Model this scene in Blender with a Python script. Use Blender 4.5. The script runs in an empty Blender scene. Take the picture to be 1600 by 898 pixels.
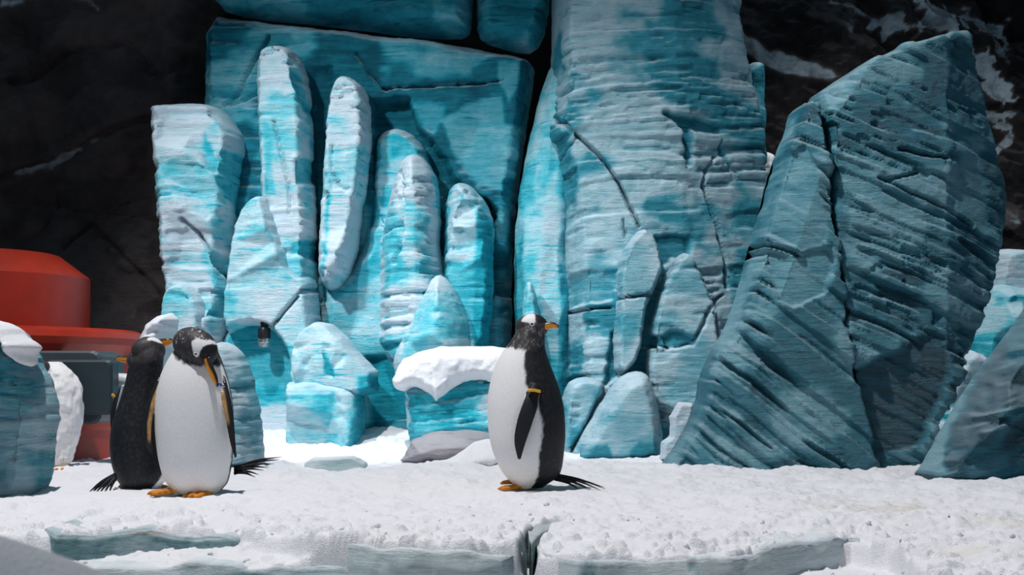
import bpy, math, random
import numpy as np
from mathutils import Vector, kdtree

# ------------------------------------------------------------------ camera
F, HY, CH = 2200.0, 600.0, 0.43          # focal length in px, horizon row, eye height (m)
S = bpy.context.scene
COL = S.collection
cam = bpy.data.objects.new('camera', bpy.data.cameras.new('camera'))
COL.objects.link(cam)
cam.location = (0, 0, CH); cam.rotation_euler = (math.pi / 2, 0, 0)
cam.data.sensor_width = 36.0
cam.data.lens = F * 36.0 / 1600.0
cam.data.shift_y = (HY - 449.0) / 1600.0
cam.data.clip_start = 0.05
cam.data.dof.use_dof = True
cam.data.dof.focus_distance = 5.9
cam.data.dof.aperture_fstop = 8.0
S.camera = cam
# ------------------------------------------------------------------ world, lamps, exposure
W = bpy.data.worlds.new('world'); S.world = W; W.use_nodes = True
W.node_tree.nodes['Background'].inputs[0].default_value = (0.45, 0.68, 0.85, 1)
W.node_tree.nodes['Background'].inputs[1].default_value = 0.17
S.view_settings.view_transform = 'Standard'
S.view_settings.look = 'None'
S.view_settings.gamma = 1.0
S.view_settings.exposure = 0.0
S.view_settings.use_curve_mapping = False
def spot(name, loc, target, power, size, blend, radius, color):
    d = bpy.data.lights.new(name, 'SPOT')
    d.energy = power; d.spot_size = math.radians(size); d.spot_blend = blend
    d.shadow_soft_size = radius; d.color = color
    o = bpy.data.objects.new(name, d); COL.objects.link(o)
    o.location = loc
    o.rotation_euler = (Vector(target) - Vector(loc)).to_track_quat('-Z', 'Y').to_euler()
    return o
# roof key lamp over snow; unseen spots added to brighten wall, cliff, far ice
spot('key_lamp', (-2.0, 4.2, 8.6), (0.0, 5.7, 0.0), 2900, 66, 0.7, 0.10, (1.0, 0.97, 0.96))
spot('ice_wall_fill', (-2.9, 5.2, 4.4), (-0.85, 9.4, 0.85), 1120, 48, 1.0, 0.14, (0.88, 0.98, 1.0))
spot('cliff_fill', (-0.6, 4.8, 5.4), (1.1, 9.0, 0.6), 240, 42, 1.0, 0.2, (0.88, 0.96, 1.0))
spot('far_ice_fill', (2.2, 8.7, 4.2), (3.3, 10.5, 1.2), 330, 85, 1.0, 0.15, (0.92, 1.0, 1.0))
# ------------------------------------------------------------------ helpers
rng = np.random.default_rng(7)
def at(px, py, Y):
    return np.array([(px - 800.0) * Y / F, Y, CH + (HY - py) * Y / F])
def at2(poly, Y):
    p = np.asarray(poly, float)
    return np.stack([(p[:, 0] - 800.0) * Y / F, CH + (HY - p[:, 1]) * Y / F], 1)
def _hash(i, j, k, seed):
    n = (i.astype(np.int64) * 374761393 + j.astype(np.int64) * 668265263 + k.astype(np.int64) * 1274126177 + seed * 974634331) & 0xFFFFFFFF
    n = ((n ^ (n >> 13)) * 1274126177) & 0xFFFFFFFF
    n = ((n ^ (n >> 16)) * 2246822519) & 0xFFFFFFFF
    return ((n ^ (n >> 15)) & 0xFFFFFF) / float(0xFFFFFF)
def noise(x, y, z, seed=0):
    xi, yi, zi = np.floor(x), np.floor(y), np.floor(z)
    fx, fy, fz = x - xi, y - yi, z - zi
    u = fx * fx * fx * (fx * (fx * 6 - 15) + 10); v = fy * fy * fy * (fy * (fy * 6 - 15) + 10); w = fz * fz * fz * (fz * (fz * 6 - 15) + 10)
    r = 0
    for a in (0, 1):
        for b in (0, 1):
            for c in (0, 1):
                r = r + _hash(xi + a, yi + b, zi + c, seed) * (u if a else 1 - u) * (v if b else 1 - v) * (w if c else 1 - w)
    return r
def fbm(x, y, z, octv=4, seed=0, gain=0.5):
    a, s, t = 1.0, 0.0, 0.0
    for o in range(octv):
        s = s + a * noise(x, y, z, seed + o * 17); t += a
        x, y, z, a = x * 2.03 + 3.1, y * 2.03 + 1.7, z * 2.03 + 5.3, a * gain
    return s / t
def sstep(a, b, x):
    t = np.clip((x - a) / (b - a), 0, 1); return t * t * (3 - 2 * t)
def chaikin(p, it=1, closed=True):
    p = np.asarray(p, float)
    for _ in range(it):
        if closed:
            q = np.roll(p, -1, 0)
            p = np.stack([p * .75 + q * .25, p * .25 + q * .75], 1).reshape(-1, 2)
        else:
            a, b = p[:-1], p[1:]
            m = np.stack([a * .75 + b * .25, a * .25 + b * .75], 1).reshape(-1, 2)
            p = np.concatenate([p[:1], m, p[-1:]])
    return p
def seg_dist(pt, poly, closed=True):
    """distance and nearest point of 2-D points to a polyline"""
    best = np.full(len(pt), 1e9); near = np.zeros_like(pt)
    n = len(poly)
    for i in range(n if closed else n - 1):
        a, b = poly[i], poly[(i + 1) % n]
        ab = b - a; L = ab @ ab + 1e-12
        t = np.clip(((pt - a) @ ab) / L, 0, 1)
        q = a + t[:, None] * ab
        d = ((pt - q) ** 2).sum(1)
        m = d < best
        best[m] = d[m]; near[m] = q[m]
    return np.sqrt(best), near
def inside(pt, poly):
    r = np.zeros(len(pt), bool); n = len(poly)
    x, y = pt[:, 0], pt[:, 1]
    for i in range(n):
        x1, y1 = poly[i]; x2, y2 = poly[(i + 1) % n]
        if y1 == y2: continue
        c = ((y1 > y) != (y2 > y)) & (x < (x2 - x1) * (y - y1) / (y2 - y1) + x1)
        r ^= c
    return r
def sdf(pt, poly):
    d, near = seg_dist(pt, poly)
    return np.where(inside(pt, poly), d, -d), near
def grid_sdf(gx, gz, poly, lim):
    """signed distance on a regular grid, exact up to lim; each outline segment only touches its own window"""
    nz, nx = gx.shape; x0, z0 = gx[0, 0], gz[0, 0]; dx, dz = gx[0, 1] - gx[0, 0], gz[1, 0] - gz[0, 0]
    D = np.full((nz, nx), lim * lim); NX = np.zeros((nz, nx)); NZ = np.zeros((nz, nx)); I = np.zeros((nz, nx), bool)
    n = len(poly)
    for i in range(n):
        a, b = poly[i], poly[(i + 1) % n]
        j0 = max(0, int((min(a[0], b[0]) - lim - x0) / dx)); j1 = min(nx, int((max(a[0], b[0]) + lim - x0) / dx) + 2)
        i0 = max(0, int((min(a[1], b[1]) - lim - z0) / dz)); i1 = min(nz, int((max(a[1], b[1]) + lim - z0) / dz) + 2)
        X, Z = gx[i0:i1, j0:j1], gz[i0:i1, j0:j1]
        ab = b - a; L = ab @ ab + 1e-14
        t = np.clip(((X - a[0]) * ab[0] + (Z - a[1]) * ab[1]) / L, 0, 1)
        qx, qz = a[0] + t * ab[0], a[1] + t * ab[1]
        d = (X - qx) ** 2 + (Z - qz) ** 2
        m = d < D[i0:i1, j0:j1]
        D[i0:i1, j0:j1][m] = d[m]; NX[i0:i1, j0:j1][m] = qx[m]; NZ[i0:i1, j0:j1][m] = qz[m]
        if a[1] != b[1]:
            r0 = max(0, int((min(a[1], b[1]) - z0) / dz) - 1); r1 = min(nz, int((max(a[1], b[1]) - z0) / dz) + 2)
            zz = gz[r0:r1]; c = ((a[1] > zz) != (b[1] > zz)) & (gx[r0:r1] < (b[0] - a[0]) * (zz - a[1]) / (b[1] - a[1]) + a[0])
            I[r0:r1] ^= c
    D = np.sqrt(D)
    return np.where(I, D, -D).ravel(), np.stack([NX.ravel(), NZ.ravel()], 1)
def mesh_obj(name, V, Fc, mat, parent=None, attrs=None, cols=None, smooth=True):
    me = bpy.data.meshes.new(name)
    V = np.asarray(V, float)
    if isinstance(Fc, np.ndarray) and Fc.ndim == 2:
        k = Fc.shape[1]
        me.vertices.add(len(V)); me.vertices.foreach_set('co', V.astype(np.float32).ravel())
        me.loops.add(Fc.size); me.loops.foreach_set('vertex_index', Fc.astype(np.int32).ravel())
        me.polygons.add(len(Fc)); me.polygons.foreach_set('loop_start', np.arange(0, Fc.size, k, dtype=np.int32))
        me.update(calc_edges=True)
    else:
        me.from_pydata([tuple(v) for v in V], [], [tuple(int(i) for i in f) for f in Fc])
    me.validate()
    if smooth: me.polygons.foreach_set('use_smooth', np.ones(len(me.polygons), bool))
    for k, a in (attrs or {}).items():
        at_ = me.attributes.new(k, 'FLOAT', 'POINT'); at_.data.foreach_set('value', np.asarray(a, np.float32))
    if cols is not None:
        ca = me.color_attributes.new('Col', 'FLOAT_COLOR', 'POINT')
        c4 = np.ones((len(V), 4), np.float32); c4[:, :3] = cols
        ca.data.foreach_set('color', c4.ravel())
    me.update()
    o = bpy.data.objects.new(name, me); COL.objects.link(o)
    if mat: me.materials.append(mat)
    if parent: o.parent = parent
    return o
def tag(o, label=None, cat=None, group=None, kind=None):
    if label: o['label'] = label
    if cat: o['category'] = cat
    if group: o['group'] = group
    if kind: o['kind'] = kind
    return o
def empty(name, loc=(0, 0, 0)):
    o = bpy.data.objects.new(name, None); COL.objects.link(o); o.location = loc; o.empty_display_size = 0.1
    return o
def child(o, root):
    """parent a world-space mesh to an Empty that sits at the thing's base"""
    o.parent = root; o.matrix_parent_inverse.identity()
    o.data.transform(__import__('mathutils').Matrix.Translation(-root.location))
    return o
def vnormals(V, Q):
    n = np.cross(V[Q[:, 2]] - V[Q[:, 0]], V[Q[:, 3]] - V[Q[:, 1]])
    N = np.zeros_like(V)
    for k in range(4): np.add.at(N, Q[:, k], n)
    return N / (np.linalg.norm(N, axis=1, keepdims=True) + 1e-12)
# ------------------------------------------------------------------ materials
def new_mat(name):
    m = bpy.data.materials.new(name); m.use_nodes = True
    nt = m.node_tree; b = nt.nodes['Principled BSDF']
    return m, nt, b
def nd(nt, t, **kw):
    n = nt.nodes.new(t)
    for k, v in kw.items(): setattr(n, k, v)
    return n
def ramp(nt, stops, interp='LINEAR'):
    r = nt.nodes.new('ShaderNodeValToRGB'); cr = r.color_ramp; cr.interpolation = interp
    while len(cr.elements) < len(stops): cr.elements.new(0.5)
    for e, (p, c) in zip(cr.elements, stops): e.position = p; e.color = (*c, 1)
    return r
def objco(nt, scale):
    tc = nt.nodes.new('ShaderNodeTexCoord'); mp = nt.nodes.new('ShaderNodeMapping')
    mp.inputs['Scale'].default_value = scale
    nt.links.new(tc.outputs['Object'], mp.inputs[0]); return mp.outputs[0]
def noise_node(nt, co, scale, detail=6, rough=0.6):
    n = nt.nodes.new('ShaderNodeTexNoise'); n.inputs['Scale'].default_value = scale
    n.inputs['Detail'].default_value = detail; n.inputs['Roughness'].default_value = rough
    nt.links.new(co, n.inputs['Vector']); return n.outputs[0]
def bump(nt, b, h, strength, dist):
    bp = nt.nodes.new('ShaderNodeBump'); bp.inputs['Strength'].default_value = strength; bp.inputs['Distance'].default_value = dist
    nt.links.new(h, bp.inputs['Height']); nt.links.new(bp.outputs[0], b.inputs['Normal'])
def math_n(nt, op, a, b_, c=None, clamp=False):
    m = nt.nodes.new('ShaderNodeMath'); m.operation = op; m.use_clamp = clamp
    for i, v in enumerate((a, b_, c)):
        if v is None: continue
        if isinstance(v, (int, float)): m.inputs[i].default_value = v
        else: nt.links.new(v, m.inputs[i])
    return m.outputs[0]
def ice_material(name, stops, rough=0.62, frost=(0.74, 0.80, 0.88), frost_amt=0.6, spec=0.22, fine=0.5, lines=1.0):
    m, nt, b = new_mat(name)
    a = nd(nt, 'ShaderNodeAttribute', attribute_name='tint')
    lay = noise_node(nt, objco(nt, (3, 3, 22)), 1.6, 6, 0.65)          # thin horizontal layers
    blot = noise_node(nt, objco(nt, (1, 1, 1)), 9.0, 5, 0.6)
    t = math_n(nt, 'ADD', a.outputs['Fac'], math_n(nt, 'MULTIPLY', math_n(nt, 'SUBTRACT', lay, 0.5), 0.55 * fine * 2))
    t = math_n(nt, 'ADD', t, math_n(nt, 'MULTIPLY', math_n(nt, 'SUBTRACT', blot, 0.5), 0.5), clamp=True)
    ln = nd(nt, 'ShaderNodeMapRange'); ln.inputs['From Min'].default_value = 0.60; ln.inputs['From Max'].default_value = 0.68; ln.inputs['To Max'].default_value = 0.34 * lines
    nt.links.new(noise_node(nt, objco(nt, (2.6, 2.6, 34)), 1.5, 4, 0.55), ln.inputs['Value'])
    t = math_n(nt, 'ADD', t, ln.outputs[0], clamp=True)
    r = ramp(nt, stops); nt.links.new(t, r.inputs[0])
    g = nd(nt, 'ShaderNodeNewGeometry'); sx = nd(nt, 'ShaderNodeSeparateXYZ'); nt.links.new(g.outputs['Normal'], sx.inputs[0])
    up = nd(nt, 'ShaderNodeMapRange'); up.inputs['From Min'].default_value = 0.28; up.inputs['From Max'].default_value = 0.75
    up.inputs['To Max'].default_value = frost_amt
    nt.links.new(sx.outputs['Z'], up.inputs['Value'])
    mx = nd(nt, 'ShaderNodeMix', data_type='RGBA'); nt.links.new(up.outputs[0], mx.inputs[0]); nt.links.new(r.outputs[0], mx.inputs[6]); mx.inputs[7].default_value = (*frost, 1)
    nt.links.new(mx.outputs[2], b.inputs['Base Color'])
    b.inputs['Roughness'].default_value = rough; b.inputs['Specular IOR Level'].default_value = spec
    h = math_n(nt, 'ADD', math_n(nt, 'MULTIPLY', noise_node(nt, objco(nt, (5, 5, 30)), 1.6, 9, 0.72), 0.7), math_n(nt, 'MULTIPLY', noise_node(nt, objco(nt, (1, 1, 1)), 45, 5, 0.65), 0.3))
    bump(nt, b, h, 1.0, 0.028)
    return m
ICE_BRIGHT = ice_material('ice_turquoise', [(0.0, (0.62, 0.73, 0.82)), (0.22, (0.44, 0.70, 0.79)), (0.42, (0.13, 0.62, 0.74)), (0.66, (0.012, 0.43, 0.56)), (1.0, (0.002, 0.20, 0.28))])
ICE_WALL = ice_material('ice_deep_blue', [(0.0, (0.36, 0.60, 0.68)), (0.3, (0.10, 0.42, 0.52)), (0.6, (0.012, 0.28, 0.38)), (1.0, (0.002, 0.10, 0.15))], frost_amt=0.4)
ICE_CLIFF = ice_material('ice_grey_blue', [(0.0, (0.44, 0.62, 0.70)), (0.3, (0.21, 0.46, 0.55)), (0.6, (0.04, 0.31, 0.41)), (1.0, (0.012, 0.13, 0.18))], frost_amt=0.5)
ICE_SLAB = ice_material('ice_shaded_teal', [(0.0, (0.19, 0.40, 0.48)), (0.3, (0.055, 0.24, 0.31)), (0.6, (0.010, 0.14, 0.20)), (1.0, (0.002, 0.05, 0.08))], rough=0.36, frost=(0.40, 0.55, 0.62), frost_amt=0.5, spec=0.6)  # darker ice mix: the slabs' shade is put into the colour
ICE_LEDGE = ice_material('ice_pale_ledge', [(0.0, (0.74, 0.84, 0.87)), (0.4, (0.46, 0.62, 0.65)), (0.7, (0.22, 0.40, 0.43)), (0.88, (0.20, 0.28, 0.28)), (1.0, (0.20, 0.13, 0.05))], frost=(0.85, 0.87, 0.92), frost_amt=0.5)
ROCK_GREY = ice_material('grey_stone', [(0.0, (0.42, 0.40, 0.45)), (0.5, (0.26, 0.25, 0.29)), (1.0, (0.13, 0.12, 0.14))], frost=(0.80, 0.80, 0.84), frost_amt=0.25, rough=0.8)
ROCK_DARK = ice_material('dark_rock', [(0.0, (0.70, 0.76, 0.82)), (0.18, (0.30, 0.34, 0.38)), (0.30, (0.13, 0.10, 0.098)), (0.6, (0.065, 0.052, 0.052)), (1.0, (0.010, 0.008, 0.009))], rough=0.7, frost=(0.12, 0.10, 0.105), frost_amt=0.6, spec=0.25, fine=0.12, lines=0.0)
def snow_material():
    m, nt, b = new_mat('snow')
    n1 = noise_node(nt, objco(nt, (1, 1, 1)), 2.2, 4, 0.6)
    a = nd(nt, 'ShaderNodeAttribute', attribute_name='tint')
    r = ramp(nt, [(0.0, (0.86, 0.86, 0.91)), (0.5, (0.84, 0.83, 0.85)), (0.8, (0.66, 0.58, 0.44)), (1.0, (0.40, 0.27, 0.10))])
    t = math_n(nt, 'ADD', a.outputs['Fac'], math_n(nt, 'MULTIPLY', n1, 0.3), clamp=True); nt.links.new(t, r.inputs[0])
    nt.links.new(r.outputs[0], b.inputs['Base Color'])
    b.inputs['Roughness'].default_value = 0.75; b.inputs['Specular IOR Level'].default_value = 0.3
    h = math_n(nt, 'ADD', math_n(nt, 'MULTIPLY', noise_node(nt, objco(nt, (1, 1, 1)), 55, 5, 0.7), 0.6), math_n(nt, 'MULTIPLY', noise_node(nt, objco(nt, (1, 1, 1)), 220, 3, 0.6), 0.4))
    bump(nt, b, h, 0.9, 0.008)
    return m
SNOW = snow_material()
def plain(name, col, rough=0.5, metal=0.0, bumpamt=0.0, bscale=60, spec=0.5, vary=0.0):
    m, nt, b = new_mat(name)
    b.inputs['Roughness'].default_value = rough; b.inputs['Metallic'].default_value = metal; b.inputs['Specular IOR Level'].default_value = spec
    n = noise_node(nt, objco(nt, (1, 1, 1)), bscale, 5, 0.6)
    r = ramp(nt, [(0.3, tuple(c * (1 - vary) for c in col)), (0.7, tuple(min(1, c * (1 + vary)) for c in col))])
    nt.links.new(n, r.inputs[0]); nt.links.new(r.outputs[0], b.inputs['Base Color'])
    if bumpamt: bump(nt, b, n, bumpamt, 0.004)
    return m
RED = plain('red_paint', (0.38, 0.026, 0.010), 0.42, 0, 0.05, 8, 0.4, 0.12)
SLATE = plain('slate_plastic', (0.022, 0.038, 0.048), 0.5, 0, 0.05, 20, 0.4, 0.1)
SLATE2 = plain('slate_edge', (0.05, 0.065, 0.078), 0.5, 0, 0.05, 20, 0.4, 0.1)
PIPE = plain('white_pipe_paint', (0.55, 0.58, 0.62), 0.4, 0, 0.0, 20, 0.5, 0.05)
BLACKP = plain('black_plastic', (0.006, 0.007, 0.009), 0.35)
CHROME = plain('chrome', (0.62, 0.64, 0.66), 0.18, 1.0, 0, 20, 0.5, 0.05)
LENS = plain('lamp_glass', (0.35, 0.42, 0.44), 0.12, 0.6, 0, 20, 0.8, 0.05)
WHITE_ICE = plain('white_frost', (0.72, 0.74, 0.80), 0.7, 0, 0.3, 30, 0.3, 0.06)
def feather_material():
    m, nt, b = new_mat('plumage')
    a = nd(nt, 'ShaderNodeAttribute', attribute_name='Col')
    n = noise_node(nt, objco(nt, (1, 1, 0.45)), 190, 3, 0.6)
    r = ramp(nt, [(0.3, (0.9, 0.9, 0.9)), (0.7, (1.0, 1.0, 1.0))]); nt.links.new(n, r.inputs[0])
    mx = nd(nt, 'ShaderNodeMix', data_type='RGBA', blend_type='MULTIPLY'); mx.inputs[0].default_value = 1.0
    nt.links.new(a.outputs['Color'], mx.inputs[6]); nt.links.new(r.outputs[0], mx.inputs[7])
    nt.links.new(mx.outputs[2], b.inputs['Base Color'])
    b.inputs['Roughness'].default_value = 0.55; b.inputs['Specular IOR Level'].default_value = 0.3
    b.inputs['Sheen Weight'].default_value = 0.0
    bump(nt, b, n, 0.25, 0.002)
    return m
PLUMAGE = feather_material()
def keratin():
    m, nt, b = new_mat('beak_keratin')
    a = nd(nt, 'ShaderNodeAttribute', attribute_name='Col'); nt.links.new(a.outputs['Color'], b.inputs['Base Color'])
    b.inputs['Roughness'].default_value = 0.3
    bump(nt, b, noise_node(nt, objco(nt, (1, 1, 1)), 150, 3, 0.5), 0.1, 0.002)
    return m
KERATIN = keratin()
EYE = plain('eye_dark', (0.012, 0.008, 0.006), 0.08, 0, 0, 20, 0.8)
EYERING = plain('eye_ring_white', (0.8, 0.8, 0.8), 0.5)
BAND_Y = plain('yellow_band', (0.85, 0.42, 0.02), 0.4)
BAND_B = plain('blue_band', (0.02, 0.10, 0.45), 0.4)
# ------------------------------------------------------------------ ice / rock form builder
def relief(name, poly, Y, depth, mat, bevel=None, p=1.5, res=0.011, smooth=1, strata=0.008, freq=30, tilt=0.0, lump=0.012, fine=0.005,
           planes=(), scallop=(), chips=0, chipd=0.035, cracks=(), tint=0.3, tvar=0.6, zones=(), pits=0.0, seed=0, back=0.0, jag=0.005, parent=None, veins=()):
    """an ice form: its outline stands at distance Y + depth, the front swells towards the viewer up to Y; broken planes, layers, pits and cracks are cut into it"""
    Yc = Y + depth * 0.92; Yz = Y + depth * 0.15
    pl = chaikin(at2(poly, Yc), smooth) if smooth else at2(poly, Yc)
    # resample the outline and roughen it along its layers
    q = np.concatenate([pl, pl[:1]]); sl = np.concatenate([[0], np.cumsum(np.linalg.norm(np.diff(q, axis=0), axis=1))])
    n = max(24, int(sl[-1] / (res * 1.6))); ts = np.linspace(0, sl[-1], n, endpoint=False)
    pl = np.stack([np.interp(ts, sl, q[:, 0]), np.interp(ts, sl, q[:, 1])], 1)
    if jag:
        pl[:, 0] += jag * 2 * (fbm(pl[:, 0] * 2, np.zeros(n) + seed, (pl[:, 1] + tilt * pl[:, 0]) * freq * 0.8, 3, seed + 5) - 0.5) * 2
        pl[:, 1] += jag * (fbm(pl[:, 0] * 9, np.zeros(n) + seed + 9, pl[:, 1] * 9, 3, seed + 6) - 0.5) * 2
    lo, hi = pl.min(0) - res * 1.5, pl.max(0) + res * 1.5
    nx, nz = int((hi[0] - lo[0]) / res) + 2, int((hi[1] - lo[1]) / res) + 2
    gx, gz = np.meshgrid(np.linspace(lo[0], hi[0], nx), np.linspace(lo[1], hi[1], nz))
    bev = bevel or depth
    sd, near = grid_sdf(gx, gz, pl, max(bev, res * 4) * 1.05)
    pt = np.stack([gx.ravel(), gz.ravel()], 1)
    ins = sd > 0
    idx = np.arange(nx * nz).reshape(nz, nx)
    Q = np.stack([idx[:-1, :-1], idx[:-1, 1:], idx[1:, 1:], idx[1:, :-1]], -1).reshape(-1, 4)
    Q = Q[ins[Q].sum(1) >= 1]
    used = np.zeros(len(pt), bool); used[Q.ravel()] = True
    mp = np.cumsum(used) - 1
    out = ~ins; pt[out] = near[out]; sd[out] = 0
    pt, sd, Q = pt[used], sd[used], mp[Q]
    t = np.clip(sd / bev, 0, 1)
    hgt = depth * (1 - (1 - t) ** p) ** (1 / p)
    y = Y + depth - hgt
    x, z = pt[:, 0], pt[:, 1]
    for (px, py, a, b, off) in planes:                       # broken flat faces
        c = at(px, py, Yz)
        y = np.maximum(y, np.minimum(Y + off + a * (x - c[0]) + b * (z - c[2]), Y + depth))
    r3 = np.random.default_rng(seed * 7 + 1)
    for k in range(chips):                                   # hewn facets, stronger towards the rim
        i = r3.integers(0, len(x)); th = r3.uniform(0, 2 * np.pi); g = np.array([np.cos(th), np.sin(th)]) * r3.uniform(0.25, 1.1)
        dxx, dzz = x - x[i], z - z[i]; u = dxx * np.cos(th) + dzz * np.sin(th); v = -dxx * np.sin(th) + dzz * np.cos(th)
        cut = y[i] + r3.uniform(0.3, 1.0) * chipd + g[0] * dxx + g[1] * dzz - r3.uniform(0.3, 0.7) * np.abs(v) - 1.6 * np.maximum(u - 0.02, 0)
        y = np.maximum(y, np.minimum(cut, Y + min(depth * 0.4, 0.12)))
    for (num, amp, curv, sd_) in scallop:                    # conchoidal chips
        r2 = np.random.default_rng(seed * 13 + sd_)
        cx = r2.uniform(lo[0], hi[0], num); cz = r2.uniform(lo[1], hi[1], num)
        best = np.full(len(x), 9.0)
        for k in range(num):
            g = r2.normal(0, 0.22, 2); o_ = r2.uniform(0, 1)
            best = np.minimum(best, o_ * amp + g[0] * (x - cx[k]) + g[1] * (z - cz[k]) + curv * ((x - cx[k]) ** 2 + (z - cz[k]) ** 2))
        y = y + np.clip(best, -amp, amp) * sstep(0, bev * 0.5 + 1e-6, sd)
    V = np.stack([x, y, z], 1)
    N = vnormals(V, Q)
    w = sstep(0, max(res * 3, 0.05), sd)
    zz = z + tilt * x
    wob = 0.09 * (fbm(x * 1.7, y * 1.7, z * 1.7, 3, seed + 2) - 0.5)
    s = (zz + wob) * freq
    msk = sstep(0.40, 0.60, fbm(x * 2.6, y * 2.6, z * 2.6, 3, seed + 8))
    lay = noise(x * 1.5, y * 1.5, s, seed + 1); lay2 = noise(x * 4, y * 4, s * 2.2, seed + 3)
    big = noise(x * 1.2, y * 1.2, s * 0.33, seed + 7)
    led = (sstep(0.38, 0.52, lay) - 0.5) * (0.15 + 0.85 * msk) + 0.4 * (sstep(0.35, 0.55, lay2) - 0.5) * msk + (0.35 if mat is ICE_BRIGHT else 1.1) * (sstep(0.42, 0.50, big) - 0.5)
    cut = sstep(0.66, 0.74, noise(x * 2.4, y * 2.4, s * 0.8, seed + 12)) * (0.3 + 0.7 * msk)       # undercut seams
    f1 = fbm(x * 3, y * 3, z * 3, 3, seed + 21)
    d = strata * (led - 1.6 * cut) + lump * (f1 - 0.5) * 2 + fine * (fbm(x * 26, y * 26, z * 26, 3, seed + 31) - 0.5) * 2
    if pits:
        pn = noise(x * 13, y * 13, zz * 34, seed + 41); row = sstep(0.60, 0.66, noise(x * 0.7, y * 0.7, (zz + wob) * 7.0, seed + 43))
        d = d - pits * sstep(0.60, 0.70, pn) * row
    d = d * w
    pat = fbm(x * 2.6, y * 2.6, z * 3.4, 4, seed + 51)
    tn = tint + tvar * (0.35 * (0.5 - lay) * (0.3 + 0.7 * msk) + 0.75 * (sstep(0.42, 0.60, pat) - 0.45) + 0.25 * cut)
    P2 = np.stack([x, z], 1)
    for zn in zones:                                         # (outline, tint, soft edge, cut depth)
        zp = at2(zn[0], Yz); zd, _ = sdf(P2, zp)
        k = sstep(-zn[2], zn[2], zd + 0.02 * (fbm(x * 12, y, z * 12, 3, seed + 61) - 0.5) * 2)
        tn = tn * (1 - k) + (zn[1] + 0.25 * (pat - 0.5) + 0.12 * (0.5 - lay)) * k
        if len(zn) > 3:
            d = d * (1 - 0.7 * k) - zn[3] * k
    if veins:                                                # snow lodged along broken ledges
        wx = 0.16 * (np.stack([fbm(x * 4, y * 0, z * 4, 4, 177), fbm(x * 4, y * 0 + 5, z * 4, 4, 178)], 1) - 0.5) * 2
        rid = 1 - np.abs(fbm(x * 7, y * 0, z * 9, 4, 179) * 2 - 1) * 3.2
        for (cp, cw, ca) in veins:
            dd, _ = seg_dist(P2 + wx, at2(cp, Yz), False)
            k = ca * sstep(0.28, 0.55, np.exp(-(dd / (cw * 1.5)) ** 2) * (0.55 + 0.6 * rid))
            tn = tn * (1 - k) + 0.04 * k
    if cracks:
        J = 0.012 * (np.stack([fbm(x * 9, y * 0, z * 9, 3, 77), fbm(x * 9, y * 0 + 5, z * 9, 3, 78)], 1) - 0.5) * 2
        for (cp, cw, cd) in cracks:
            cl = at2(cp, Yz); b0, b1 = cl.min(0) - 0.1, cl.max(0) + 0.1
            m = (x > b0[0]) & (x < b1[0]) & (z > b0[1]) & (z < b1[1])
            dd, _ = seg_dist(P2[m] + J[m], cl, False)
            d[m] -= cd * np.exp(-(dd / cw) ** 4)
    V = V + N * d[:, None]
    if back:
        Vb = np.stack([x, Y + depth + hgt * back, z], 1)
        nb = len(V)
        Vb += 0.03 * (f1 - 0.5)[:, None] * np.array([[0, 1, 0]]) * w[:, None]
        V = np.concatenate([V, Vb]); Q = np.concatenate([Q, Q[:, ::-1] + nb]); tn = np.concatenate([tn, tn])
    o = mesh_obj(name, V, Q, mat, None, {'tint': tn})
    if parent: o.parent = parent
    return o
def ice(name, label, cat, *a, group=None, kind=None, **k):
    o = relief(name, *a, **k)
    tag(o, label, cat, group, kind)
    return o
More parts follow.
